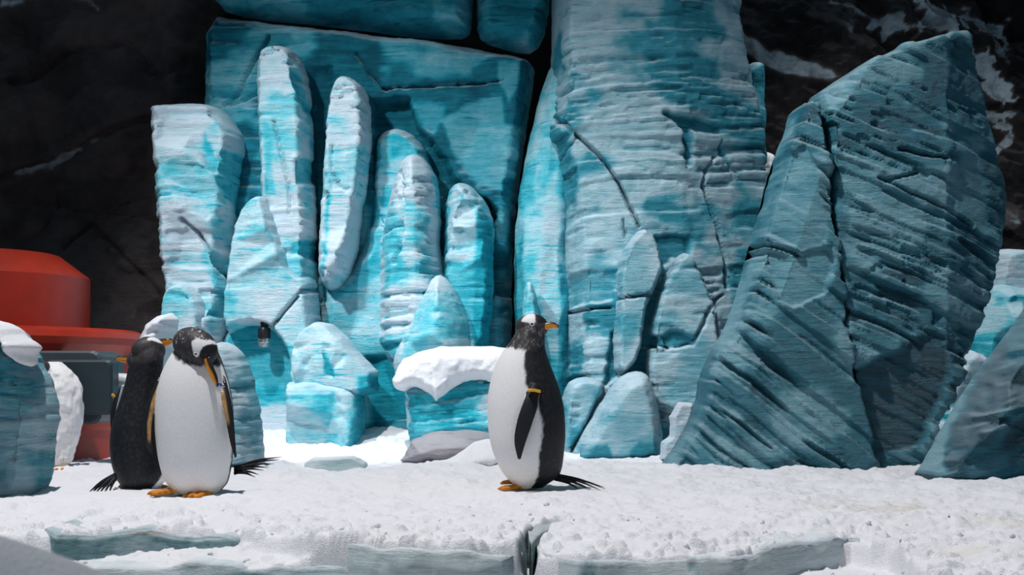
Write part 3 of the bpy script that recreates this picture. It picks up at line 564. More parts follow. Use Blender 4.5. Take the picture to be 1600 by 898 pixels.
# bright broken ice far right
ice('ice_boulder', 'snow-topped pale ice block far right behind the slabs', 'ice boulder', [(1540, 400), (1560, 388), (1600, 390), (1680, 395), (1700, 480), (1580, 480), (1535, 460)], 9.6, 0.45, ICE_BRIGHT, bevel=0.12, strata=0.005, tint=0.05, tvar=0.3, seed=75, chips=12, planes=[(1560, 430, -0.4, 0.9, 0.05)])
ice('ice_boulder', 'faceted aqua ice block under the far snow-topped one', 'ice boulder', [(1520, 480), (1550, 440), (1600, 450), (1700, 450), (1700, 620), (1530, 620), (1505, 560)], 9.35, 0.5, ICE_BRIGHT, bevel=0.16, strata=0.003, tint=0.40, tvar=0.5, seed=76, chips=12, scallop=[(26, 0.10, 1.2, 1)], lump=0.02)
ice('ice_boulder', 'frosty low ice block seen between leaf slab and right slab', 'ice boulder', [(1440, 660), (1470, 590), (1500, 540), (1540, 555), (1560, 620), (1560, 720), (1430, 720)], 9.1, 0.4, ICE_BRIGHT, bevel=0.12, strata=0.006, tint=0.35, tvar=0.7, seed=77, chips=12, scallop=[(14, 0.06, 1.0, 1)], lump=0.02)
snow_blob('snow_drift', [(1420, 740), (1440, 690), (1470, 670), (1520, 675), (1560, 700), (1560, 740)], 8.6, 0.3, 78, 'small snow drift in the gap beside the right slab', 'snow', bevel=0.12)
snow_blob('snow_drift', [(1170, 330), (1180, 245), (1196, 235), (1215, 245), (1225, 330), (1225, 720), (1160, 720), (1160, 420)], 9.9, 0.3, 79, 'white snow drift glimpsed between cliff and ridged slab', 'snow', bevel=0.12)
# ------------------------------------------------------------------ stones and boulders near the birds
ice('ice_boulder', 'big weathered ice boulder filling the left frame edge', 'ice boulder',
    [(-140, 520), (-60, 490), (0, 503), (30, 515), (50, 540), (56, 560), (70, 585), (82, 625), (86, 655), (78, 690), (80, 720), (70, 760), (60, 785), (-140, 795)], 5.35, 0.40, ICE_CLIFF, bevel=0.10, strata=0.005, freq=48, tint=0.30, tvar=0.55, seed=81, chips=6, lump=0.018, fine=0.006, res=0.006, back=0.6, pits=0.012,
    planes=[(30, 640, 0.35, 0.05, 0.02)], zones=[([(0, 500), (40, 520), (55, 560), (40, 575), (20, 545), (0, 540)], -0.05, 0.02)], cracks=[([(10, 515), (20, 545), (40, 572)], 0.006, 0.02)])
snow_blob('snow_heap', [(-110, 500), (-60, 486), (0, 498), (30, 510), (50, 532), (57, 556), (46, 578), (32, 562), (18, 542), (0, 536), (-60, 532), (-110, 540)], 5.27, 0.30, 89, 'hard snow heap folded over the left boulder top', 'snow', bevel=0.05, back=0.5)
ice('ice_boulder', 'striped hump-shaped ice boulder behind the bowing penguin', 'ice boulder',
    [(300, 560), (325, 538), (350, 532), (375, 545), (392, 580), (404, 630), (412, 690), (410, 740), (280, 740), (285, 620)], 6.9, 0.4, ICE_CLIFF, bevel=0.16, strata=0.006, freq=52, tint=0.16, tvar=0.75, seed=82, chips=12, res=0.007, pits=0.02, lump=0.015, back=0.6)
ice('ice_chunk', 'white frosted ice shard poking up behind the penguin pair', 'ice chunk',
    [(218, 530), (232, 505), (250, 492), (270, 488), (280, 500), (272, 520), (268, 560), (285, 640), (290, 735), (215, 735), (210, 600)], 7.1, 0.25, WHITE_ICE, bevel=0.07, strata=0.002, seed=83, chips=12, res=0.008, lump=0.012, smooth=0, back=0.7)
ice('stone', 'grey stone half buried in snow by the lone penguin', 'stone',
    [(622, 730), (640, 690), (665, 678), (700, 672), (745, 672), (775, 680), (800, 735)], 7.55, 0.4, ROCK_GREY, bevel=0.2, strata=0.006, freq=36, tint=0.35, tvar=0.6, chips=14, jag=0.01, seed=84, res=0.008, back=0.4, planes=[(690, 690, 0.0, 0.35, 0.0), (660, 700, -0.6, 0.1, 0.03)])
snow_blob('snow_drift', [(640, 745), (672, 722), (705, 716), (735, 692), (765, 682), (800, 690), (815, 745)], 7.3, 0.3, 88, 'low snow drift banked against the grey stone', 'snow', bevel=0.12, back=0.3)
ice('ice_chunk', 'flat pale ice block sunk in snow in mid-ground', 'ice chunk',
    [(474, 745), (478, 720), (490, 714), (550, 712), (572, 722), (578, 745)], 7.3, 0.25, ICE_LEDGE, bevel=0.02, strata=0.003, tint=0.10, tvar=0.4, seed=85, chips=12, res=0.006, smooth=0, lump=0.006, back=0.3)
ice('ice_chunk', 'low dark-edged ice sliver right of the bowing penguin\'s tail', 'ice chunk',
    [(405, 745), (412, 724), (440, 722), (470, 728), (474, 745)], 7.5, 0.2, ICE_LEDGE, bevel=0.04, strata=0.003, tint=0.35, tvar=0.4, seed=86, chips=12, res=0.006, smooth=0, lump=0.006, back=0.3)
# ------------------------------------------------------------------ ledges of the front edge
def ledge(label, path, zt, zb, seed, tint, stains=(), tvar=0.5):
    """a broken ice shelf: its rough front face follows the path (px, Y), its top runs back under the snow"""
    r = np.asarray(path, float); L = 260
    px = np.linspace(r[0, 0], r[-1, 0], L) if abs(r[-1, 0] - r[0, 0]) > 100 else np.interp(np.linspace(0, 1, L), np.linspace(0, 1, len(r)), r[:, 0])
    Yp = np.interp(px, r[:, 0], r[:, 1]) if abs(r[-1, 0] - r[0, 0]) > 100 else np.interp(np.linspace(0, 1, L), np.linspace(0, 1, len(r)), r[:, 1])
    X = (px - 800) * Yp / F
    top = zt + 0.024 * (fbm(X * 7, X * 0, X * 0 + seed, 3, seed) - 0.5) * 2
    nvv = 44
    rowsv = [(0.30, 0.0), (0.10, 0.0)] + [(0.0, v) for v in np.linspace(0, 1, nvv)] + [(0.30, 1.0)]
    V = []
    for (bk, v) in rowsv:
        zz = top * (1 - v) + zb * v
        fac = 0.05 * (fbm(X * 5, zz * 5, X * 0 + seed, 3, seed + 3) - 0.5) + 0.02 * np.abs(fbm(X * 9, zz * 9, X * 0, 2, seed + 4) - 0.5) + 0.006 * (fbm(X * 40, zz * 40, X * 0, 3, seed + 6) - 0.5)
        rnd = 0.012 * math.exp(-(v / 0.06) ** 2) if bk == 0 else 0
        sh = np.ones(L); sh[0] = sh[-1] = 0
        en = 0.10 * (sstep(0.12, 0.0, np.linspace(0, 1, L)) + sstep(0.88, 1.0, np.linspace(0, 1, L)))
        V.append(np.stack([X, Yp + fac + bk + rnd + en + (1 - sh) * 0.25, zz + 0.0 * sh], 1))
    V = np.concatenate(V); nr = len(rowsv)
    idx = np.arange(nr * L).reshape(nr, L)
    Q = np.stack([idx[1:, :-1], idx[1:, 1:], idx[:-1, 1:], idx[:-1, :-1]], -1).reshape(-1, 4)
    pat = fbm(V[:, 0] * 3, V[:, 2] * 5, V[:, 1] * 0, 4, seed + 9)
    tn = tint + tvar * (sstep(0.42, 0.58, pat) - 0.5) * 0.8
    ppx = 800 + V[:, 0] * F / V[:, 1]
    for (sx, sw) in stains:
        k = np.exp(-((ppx - sx + 30 * (fbm(V[:, 0] * 10, V[:, 2] * 30, V[:, 1] * 0, 3, seed + 10) - 0.5)) / sw) ** 2) * sstep(0.35, 0.6, fbm(V[:, 0] * 30, V[:, 2] * 12, V[:, 1] * 0, 3, seed + 11))
        tn = tn * (1 - k) + 1.1 * k
    o = mesh_obj('ice_ledge', V, Q, ICE_LEDGE, None, {'tint': tn}); tag(o, label, 'ice ledge')
def along(a, b, off, n=40):
    q = np.linspace(a, b, n); return np.stack([q, edge_y(q) + off], 1)
ledge('grey-green ice shelf edge just below the penguin pair', along(48, 400, -0.045), -0.016, -0.16, 91, 0.42)
ledge('lower grey ice shelf at the bottom left of the frame', [(60, 3.93), (250, 3.96), (420, 3.94), (560, 3.93), (650, 3.84)], -0.088, -0.5, 92, 0.30)
ledge('frosty ice shelf below the middle of the snow', along(520, 818, -0.035), -0.028, -0.5, 93, 0.04, tvar=0.3)
ledge('teal split wall of the crack in the front snow', [(828, 3.72), (838, 3.95), (848, 4.12), (864, 4.3), (890, 4.50)], -0.012, -0.35, 95, 0.62)
ledge('pale brown-stained front ice shelf below the lone penguin', along(840, 1362, -0.035), -0.022, -0.5, 96, 0.02, stains=[(928, 14), (1086, 9), (1060, 5)], tvar=0.3)
fg = relief('snow_mound', [(-180, 1500), (-180, 980), (-120, 836), (-40, 830), (10, 842), (80, 866), (140, 888), (180, 915), (215, 1100), (260, 2100), (-180, 2100)], 1.35, 0.12, SNOW, bevel=0.06, strata=0, lump=0.004, fine=0.001, jag=0, res=0.004, tint=0.0, tvar=0, seed=97, back=0.6)
tag(fg, 'blurred smooth snow mound in the near left corner', 'snow')
# snow crumbs
def crumbs():
    r = np.random.default_rng(5); V = []; Q = []; b = 0
    base = np.array([(math.cos(a) * math.cos(e), math.sin(a) * math.cos(e), math.sin(e)) for e in (-1.2, -0.5, 0.3, 1.0) for a in np.arange(0, 6.28, 6.2832 / 7)])
    n = 0
    while n < 200:
        px = r.uniform(-20, 1620); Y = 1 / r.uniform(1 / 8.2, 1 / 3.4)
        X = (px - 800) * Y / F
        if r.random() > 0.05 + 0.95 * (abs(Y - 4.2) < 0.5): continue
        s = abs(r.normal(0.003, 0.0035)) + 0.002
        z = float(floor_z(np.array([X]), np.array([Y]))[0]) + s * 0.05
        P = base * s * (0.75 + 0.5 * r.random((len(base), 1))) * np.array([1, 1, .8]) + np.array([X, Y, z])
        V.append(P)
        for i in range(3):
            for j in range(7):
                Q.append((b + i * 7 + j, b + i * 7 + (j + 1) % 7, b + (i + 1) * 7 + (j + 1) % 7, b + (i + 1) * 7 + j))
        Q.append((b + 21, b + 22, b + 23, b + 24)); Q.append((b + 24, b + 25, b + 26, b + 21))
        b += len(base); n += 1
    V = np.concatenate(V)
    o = mesh_obj('snow_crumbs', V, np.array(Q), SNOW, None, {'tint': np.zeros(len(V))})
    tag(o, 'loose white snow crumbs scattered over the snow', 'snow crumbs', None, 'stuff')
crumbs()
# ------------------------------------------------------------------ lofts
def frame(T, up):
    T = T / np.linalg.norm(T); a = np.cross(up, T)
    if np.linalg.norm(a) < 1e-4: a = np.cross(np.array([0, 1, 0.1]), T)
    a /= np.linalg.norm(a); return T, a, np.cross(T, a)
def loft(path, ra, rb, up=(0, 0, 1), n=20, m=24, cap=True, pw=2.0):
    """tube along a 3-D path; ra = half width (along up x T), rb = half thickness; spline-resampled"""
    P = np.asarray(path, float); k = len(P)
    s = np.concatenate([[0], np.cumsum(np.linalg.norm(np.diff(P, axis=0), axis=1))]); s /= s[-1]
    def cr(vals, t):
        vals = np.asarray(vals, float); i = np.clip(np.searchsorted(s, t, side='right') - 1, 0, k - 2)
        u = (t - s[i]) / (s[i + 1] - s[i])
        p1, p2 = vals[i], vals[i + 1]
        d = np.gradient(vals, s, axis=0) if vals.ndim == 1 else np.stack([np.gradient(vals[:, c], s) for c in range(vals.shape[1])], 1)
        h = (s[i + 1] - s[i])
        if vals.ndim > 1: u = u[:, None]; h = h[:, None]
        return (2 * u**3 - 3 * u**2 + 1) * p1 + (u**3 - 2 * u**2 + u) * h * d[i] + (-2 * u**3 + 3 * u**2) * p2 + (u**3 - u**2) * h * d[i + 1]
    t = np.linspace(0, 1, m)
    C = cr(P, t); A = np.maximum(cr(ra, t), 1e-4); B = np.maximum(cr(rb, t), 1e-4)
    V = []; up = np.asarray(up, float)
    for i in range(m):
        T = C[min(i + 1, m - 1)] - C[max(i - 1, 0)]
        T, a, b = frame(T, up)
        th = np.linspace(0, 2 * np.pi, n, endpoint=False)
        c_, s_ = np.cos(th), np.sin(th)
        V.append(C[i] + np.outer(A[i] * np.sign(c_) * np.abs(c_) ** (2 / pw), a) + np.outer(B[i] * np.sign(s_) * np.abs(s_) ** (2 / pw), b))
    V = np.concatenate(V); Q = []
    for i in range(m - 1):
        for j in range(n):
            Q.append((i * n + j, i * n + (j + 1) % n, (i + 1) * n + (j + 1) % n, (i + 1) * n + j))
    Q = [tuple(q) for q in Q]
    if cap:
        Q.append(tuple(range(n - 1, -1, -1))); Q.append(tuple((m - 1) * n + j for j in range(n)))
    return V, Q
def join(parts):
    V = []; Q = []; b = 0; ids = []
    for i, (v, q) in enumerate(parts):
        V.append(v); Q += [tuple(k + b for k in f) for f in q]; ids += [i] * len(v); b += len(v)
    return np.concatenate(V), Q, np.array(ids)
def ellipsoid(c, ax, R, n=28, m=20):
    """ax: rows of unit axes, R: radii"""
    V = []; Q = []
    for i in range(m + 1):
        e = -math.pi / 2 + math.pi * (i + 0.02) / (m + 0.04)
        for j in range(n):
            a = 2 * math.pi * j / n
            l = np.array([math.sin(e) * R[0], math.cos(e) * math.cos(a) * R[1], math.cos(e) * math.sin(a) * R[2]])
            V.append(np.asarray(c) + l @ np.asarray(ax))
    for i in range(m):
        for j in range(n): Q.append((i * n + j, i * n + (j + 1) % n, (i + 1) * n + (j + 1) % n, (i + 1) * n + j))
    Q.append(tuple(range(n - 1, -1, -1))); Q.append(tuple(m * n + j for j in range(n)))
    return np.array(V), Q
BLACK = np.array([0.010, 0.011, 0.014]); HOOD = np.array([0.045, 0.040, 0.043]); WHITE = np.array([0.87, 0.86, 0.87]); ORANGE = np.array([0.78, 0.27, 0.012]); TAN = np.array([0.42, 0.24, 0.09]); CREAM = np.array([0.70, 0.60, 0.44])
def axes(dirv, up=(0, 0, 1)):
    T, a, b = frame(np.asarray(dirv, float), np.asarray(up, float)); return np.array([T, a, b])
def penguin(label, base, Y, rows, facing, half, neck, head, beak, flippers, feet, tail, eyes=(), bands=(), patch=(), voxel=0.0035, depth=0.94, legs=(), spots=0, ruff=0.0, flank=None, seed=0, fur=0.012, fleck=1.0):
    """one bird: a continuous body mesh (trunk, neck, head, flippers, legs, feet) with beak, eyes, tail feathers and bands as parts"""
    k = Y / F
    root = empty('penguin', (base[0], base[1], base[2])); tag(root, label, 'penguin', 'penguins')
    rows = np.array(sorted(rows, key=lambda r: -r[0]), float)
    cz = CH + (HY - rows[:, 0]) * k; cx = ((rows[:, 1] + rows[:, 2]) / 2 - 800) * k; hw = (rows[:, 2] - rows[:, 1]) / 2 * k
    path = np.stack([cx, np.full(len(cx), Y), cz], 1)
    zf = np.linspace(cz[0], cz[-1], 90)
    def sm(v):
        f = np.interp(zf, cz, v); g = np.convolve(np.pad(f, 4, mode='edge'), np.ones(9) / 9, 'valid'); return g
    xf, hf = sm(cx), sm(hw)
    th = np.linspace(0, 2 * np.pi, 72, endpoint=False)
    V = np.concatenate([np.stack([xf[i] + hf[i] * np.cos(th), Y + depth * hf[i] * np.sin(th), np.full(72, zf[i])], 1) for i in range(90)])
    if ruff:
        a = ruff * (fbm(V[:, 0] * 30, V[:, 1] * 30, V[:, 2] * 22, 3, seed + 3) - 0.5) * 2
        cc = np.stack([np.repeat(xf, 72), np.full(len(V), Y), V[:, 2]], 1); r_ = V - cc; V = V + r_ / (np.linalg.norm(r_, axis=1, keepdims=True) + 1e-6) * a[:, None]
    Q = [(i * 72 + j, i * 72 + (j + 1) % 72, (i + 1) * 72 + (j + 1) % 72, (i + 1) * 72 + j) for i in range(89) for j in range(72)]
    Q += [tuple(range(71, -1, -1)), tuple(89 * 72 + j for j in range(72))]
    parts = [(V, Q)]; kinds = ['trunk']
    hc = at(head[0], head[1], Y) + np.array([0, head[2], 0]); hax = axes(head[3]); hR = np.array(head[4]) * k
    parts.append(ellipsoid(hc, hax, hR)); kinds.append('head')
    # cheeks tapering into the beak root
    tip0 = np.array(at(beak[0][0], beak[0][1], Y)) + np.array([0, beak[0][2], 0])
    parts.append(loft([hc, hc * 0.45 + tip0 * 0.55, tip0], np.array([0.72, 0.52, 0.20]) * hR[1], np.array([0.74, 0.52, 0.22]) * hR[2], n=24, m=14)); kinds.append('head')
    for fl in flippers:
        pth = [at(q[0], q[1], Y) + np.array([0, q[2], 0]) for q in fl['p']]
        parts.append(loft(pth, [q[3] * k / 2 for q in fl['p']], [fl['t'] * w_ for w_ in (1.3, 1.1, 1, .8, .5)[:len(pth)]], up=fl['n'], n=22, m=34)); kinds.append(('flip', fl))
    for lg in legs:
        parts.append(loft([at(q[0], q[1], Y) + np.array([0, q[2], 0]) for q in lg], [q[3] * k for q in lg], [q[3] * k for q in lg], up=(0, 1, 0), n=20, m=10)); kinds.append('leg')
    for (fx, fy, fo, ang, ln, wd) in feet:                    # heel position, direction, length, width
        h0 = at(fx, fy, Y) + np.array([0, fo, 0]); d = np.array([math.cos(ang), math.sin(ang), 0]); s_ = np.array([-d[1], d[0], 0])
        parts.append(loft([h0 - d * ln * .12 + [0, 0, .016], h0 + d * ln * .3 + [0, 0, .013], h0 + d * ln * .7 + [0, 0, .008], h0 + d * ln * .86 + [0, 0, .006]], [wd * .22, wd * .30, wd * .46, wd * .40], [.013, .011, .006, .004], n=22, m=16)); kinds.append('foot')
        for q in (-1, 0, 1):
            e = h0 + d * ln * (1.0 if q == 0 else .92) + s_ * q * wd * .44
            parts.append(loft([h0 + d * ln * .1 + s_ * q * wd * .08 + [0, 0, .015], h0 + d * ln * .6 + s_ * q * wd * .33 + [0, 0, .012], e + [0, 0, .009], e + d * .014 + [0, 0, .004]], [.009, .010, .008, .003], [.009, .009, .007, .003], n=12, m=12)); kinds.append('foot')
    V, Q, ids = join(parts)
    tmp = mesh_obj('tmp', V, Q, None)
    md = tmp.modifiers.new('r', 'REMESH'); md.mode = 'VOXEL'; md.voxel_size = voxel; md.use_smooth_shade = True
    ms = tmp.modifiers.new('s', 'SMOOTH'); ms.factor = 0.5; ms.iterations = 5
    dg = bpy.context.evaluated_depsgraph_get(); dg.update()
    me = bpy.data.meshes.new_from_object(tmp.evaluated_get(dg))
    old = tmp.data; bpy.data.objects.remove(tmp); bpy.data.meshes.remove(old)
    nv = len(me.vertices); P = np.empty(nv * 3, np.float32); me.vertices.foreach_get('co', P); P = P.reshape(-1, 3).astype(float)
    kd = kdtree.KDTree(len(V))
    for i, v in enumerate(V): kd.insert(v, i)
    kd.balance()
    pid = np.array([ids[kd.find(p)[1]] for p in P])
    px = 800 + (P[:, 0]) / k; py = HY - (P[:, 2] - CH) / k          # the bird's own flat front-view coordinates
    PX = np.stack([px, py], 1)
    nz = fbm(P[:, 0] * 70, P[:, 1] * 70, P[:, 2] * 40, 3, seed + 1) - 0.5
    n2 = sstep(0.45, 0.85, noise(P[:, 0] * 150, P[:, 1] * 150, P[:, 2] * 110, seed + 2))
    C = np.zeros((nv, 3))
    kid = np.array([0 if q == 'trunk' else 1 if q == 'head' else 2 if q == 'leg' else 3 if q == 'foot' else 4 for q in kinds])
    kk = kid[pid]
    ccx = np.interp(P[:, 2], zf, xf)
    ang = np.degrees(np.arctan2(P[:, 0] - ccx, -(P[:, 1] - Y)))
    dif = np.abs((ang - facing + 180) % 360 - 180)
    hl = np.interp(py, [h[0] for h in half], [h[1] for h in half])
    wht = sstep(4, -4, dif - hl + nz * 9)
    m = kk == 0
    tr = WHITE * wht[:, None] + (BLACK + fur * n2[:, None]) * (1 - wht)[:, None]
    nk = np.interp(px, [q[0] for q in neck], [q[1] for q in neck])   # hood line across the throat
    hd = sstep(3, -3, py - nk + nz * 8)
    tr = tr * (1 - hd)[:, None] + (HOOD * (1 + 1.6 * nz[:, None]) + 0.16 * fleck * n2[:, None] * sstep(-0.1, 0.15, nz)[:, None]) * hd[:, None]
    if flank is not None:
        a = sstep(0, 30, py - flank); tr = tr * (1 - 0.25 * a * wht)[:, None] + CREAM * (0.25 * a * wht)[:, None]
    C[m] = tr[m]
    hood = HOOD * (1 + 1.2 * nz[:, None]) + 0.07 * fleck * n2[:, None] * sstep(0.0, 0.15, nz)[:, None]
    front = (P[:, 1] - hc[1]) < 0.012
    for (pp, colr) in patch:
        dd, _ = sdf(PX, chaikin(np.array(pp, float), 1)); a = sstep(-1.2, 1.2, dd + nz * 4) * front
        hood = hood * (1 - a)[:, None] + np.asarray(colr) * a[:, None]
        C[m] = C[m] * (1 - a[m] * hd[m])[:, None] + np.asarray(colr) * (a * hd)[m][:, None]
    if spots:
        sn = sstep(0.83, 0.88, noise(P[:, 0] * 170, P[:, 1] * 170, P[:, 2] * 170, seed + 9)) * (py < spots)
        hood = hood * (1 - sn)[:, None] + WHITE * 0.8 * sn[:, None]
    C[kk == 1] = hood[kk == 1]
    legc = CREAM * 0.9
    C[kk == 2] = legc * (1 + nz[kk == 2][:, None] * .5) if legs else 0
    C[kk == 3] = ORANGE * (0.75 + 0.9 * nz[kk == 3][:, None])
    for i, q in enumerate(kinds):
        if isinstance(q, tuple):
            mm = pid == i; fl = q[1]
            C[mm] = BLACK + 0.015 * np.clip(nz[mm], 0, 1)[:, None]
            if 'under' in fl:
                cpt = np.array([at(w_[0], w_[1], Y)[0] for w_ in fl['p']]); zpt = np.array([at(w_[0], w_[1], Y)[2] for w_ in fl['p']])
                o_ = np.argsort(zpt); xc = np.interp(P[:, 2], zpt[o_], cpt[o_])
                a = sstep(-.002, .004, (P[:, 0] - xc) * fl['side'])[mm] * sstep(fl['under'][1] + 6, fl['under'][1] - 6, py)[mm]
                C[mm] = C[mm] * (1 - a)[:, None] + np.asarray(fl['under'][0]) * (1 + nz[mm][:, None]) * a[:, None]
            if fl.get('rim'):
                for rp in fl['rim']:
                    dd, _ = seg_dist(PX, np.array(rp, float), False); a = (sstep(2.2, 0.8, dd))[mm]
                    C[mm] = C[mm] * (1 - a)[:, None] + WHITE * a[:, None]
    ca = me.color_attributes.new('Col', 'FLOAT_COLOR', 'POINT'); c4 = np.ones((nv, 4), np.float32); c4[:, :3] = np.clip(C, 0, 1); ca.data.foreach_set('color', c4.ravel())
    me.name = 'body'; me.materials.clear(); me.materials.append(PLUMAGE)
    me.polygons.foreach_set('use_smooth', np.ones(len(me.polygons), bool))
    o = bpy.data.objects.new('body', me); COL.objects.link(o); child(o, root)
    # beak: upper and lower bill, dark ridge on top
    bp = [at(q[0], q[1], Y) + np.array([0, q[2], 0]) for q in beak]
    bw = [q[3] * k for q in beak]
    v, q = loft(bp, [w_ * .62 for w_ in bw], bw, n=18, m=24)
    T, a_, b_ = frame(bp[-1] - bp[0], np.array([0, 0, 1.]))
    rel = (v - np.interp(np.linspace(0, 1, 24).repeat(18), np.linspace(0, 1, len(bp)), np.arange(len(bp)))[:, None] * 0)
    tt = np.repeat(np.linspace(0, 1, 24), 18); jj = np.tile(np.arange(18), 24)
    topness = np.sin(2 * np.pi * jj / 18)
    dk = np.maximum(sstep(0.1, 0.6, topness * beak[0][4]), sstep(0.86, 0.97, tt) * 0.9)
    col = ORANGE * 1.1 * (1 - dk)[:, None] + np.array([.012, .010, .010]) * dk[:, None]
    o = mesh_obj('beak', v, q, KERATIN, None, None, np.clip(col, 0, 1)); o['label'] = 'orange bill with a black ridge'; child(o, root)
    for (ex, ey, eo, r) in eyes:
        nearv = ((px - ex) ** 2 + (py - ey) ** 2) < 9
        c = at(ex, ey, Y); c[1] = P[nearv, 1].min() + r * k * .35
        v, q = ellipsoid(c, np.eye(3), np.array([r * k, r * k * .7, r * k]), 16, 12); e = mesh_obj('eye', v, q, EYE); child(e, root)
        ang_ = np.linspace(0, 2 * np.pi, 25)
        ring = np.stack([c[0] + r * 1.25 * k * np.cos(ang_), np.full(25, c[1] - r * k * .25), c[2] + r * 1.05 * k * np.sin(ang_)], 1)
        v, q = loft(ring, np.full(25, r * k * .33), np.full(25, r * k * .33), up=(0, 1, 0), n=8, m=40, cap=False)
        g = mesh_obj('eye_ring', v, q, EYERING); child(g, root)
    if tail:
        rt, tips, tw = tail; tv = []
        for i, tp in enumerate(tips):
            r0 = at(rt[0], rt[1] + (i - len(tips) / 2) * rt[3], Y) + np.array([0, rt[2], 0]); t1 = at(tp[0], tp[1], Y) + np.array([0, tp[2], 0])
            mid = r0 * .45 + t1 * .55 + np.array([0, 0, 0.008])
            tv.append(loft([r0, mid, t1], [tw, tw * .8, tw * .12], [tw * .5, tw * .35, tw * .1], up=(0, 1, 0.2), n=8, m=10))
        v, q, _ = join(tv); cc = np.tile(BLACK * 1.2, (len(v), 1))
        o = mesh_obj('tail', v, q, PLUMAGE, None, None, cc); o['label'] = 'stiff black tail feathers'; child(o, root)
    for (x0, y0, o0, x1, y1, o1, w_, h_, mt) in bands:
        a0 = at(x0, y0, Y) + np.array([0, o0, 0]); a1 = at(x1, y1, Y) + np.array([0, o1, 0])
        v, q = loft([a0, a0 * .5 + a1 * .5 + [0, 0, .002], a1], [w_] * 3, [h_] * 3, up=(0, 1, 0), n=16, m=8, pw=4)
        o = mesh_obj('flipper_band', v, q, mt); child(o, root)
    return root
# --- lone penguin
penguin('lone penguin standing in side view, head turned back over its shoulder', (0.06, 5.73, 0.0), 5.73,
    [(762, 812, 836), (757, 802, 860), (748, 792, 872), (738, 785, 877), (720, 775, 880), (700, 768, 882), (680, 764, 884), (660, 762, 883), (640, 761, 882), (620, 762, 878), (600, 765, 872), (585, 769, 866), (570, 774, 860), (556, 781, 855), (545, 789, 851), (536, 796, 850), (528, 801, 852), (520, 805, 852), (511, 811, 848), (502, 817, 842)],
    -64, [(540, 70), (556, 66), (600, 66), (630, 84), (660, 88), (700, 84), (730, 78), (760, 72)],
    [(780, 543), (800, 544), (815, 547), (830, 548), (845, 542), (860, 530)],
    (831, 510.5, 0.0, (1, -0.16, 0.0), (26, 17, 20.5)),
    [(842, 512, -0.022, 5.0, 1), (853, 510, -0.024, 5.4, 1), (864, 508.5, -0.026, 4.8, 1), (873, 510.5, -0.028, 1.8, 1)],
    [dict(p=[(836, 600, -0.125, 14), (829, 628, -0.158, 23), (820, 655, -0.168, 24), (812, 688, -0.170, 18), (811, 714, -0.166, 5)], t=0.010, n=(0, 1, 0), rim=[[(843, 616), (840, 640), (830, 668), (822, 700), (815, 714)]]),
     dict(p=[(800, 600, 0.12, 14), (795, 640, 0.155, 22), (800, 690, 0.16, 18), (806, 712, 0.158, 5)], t=0.010, n=(0, 1, 0))],
    [(815, 765, -0.03, math.pi * 1.02, 0.085, 0.075), (818, 759, 0.07, math.pi * .98, 0.085, 0.075)],
    ((866, 745, 0.0, 1.1), [(946, 764, .02), (938, 765, -.03), (930, 763, .05), (944, 761, .0), (920, 764, -.05), (912, 760, .05), (925, 765, .01), (905, 764, -.03)], 0.006),
    eyes=[(831, 507, -0.0445, 2.3)], bands=[(825, 609, -0.172, 842, 611, -0.150, 0.006, 0.012, BAND_Y)],
    patch=[([(814, 504), (817, 495), (826, 489), (836, 488), (836, 506), (829, 505), (822, 503)], WHITE), ([(837, 487), (852, 494), (852, 504), (837, 505)], BLACK)],
    legs=[[(822, 738, -0.03, 18), (820, 752, -0.03, 12), (818, 763, -0.03, 7)], [(822, 738, 0.06, 18), (820, 750, 0.07, 12), (820, 760, 0.07, 7)]], flank=715, seed=3)
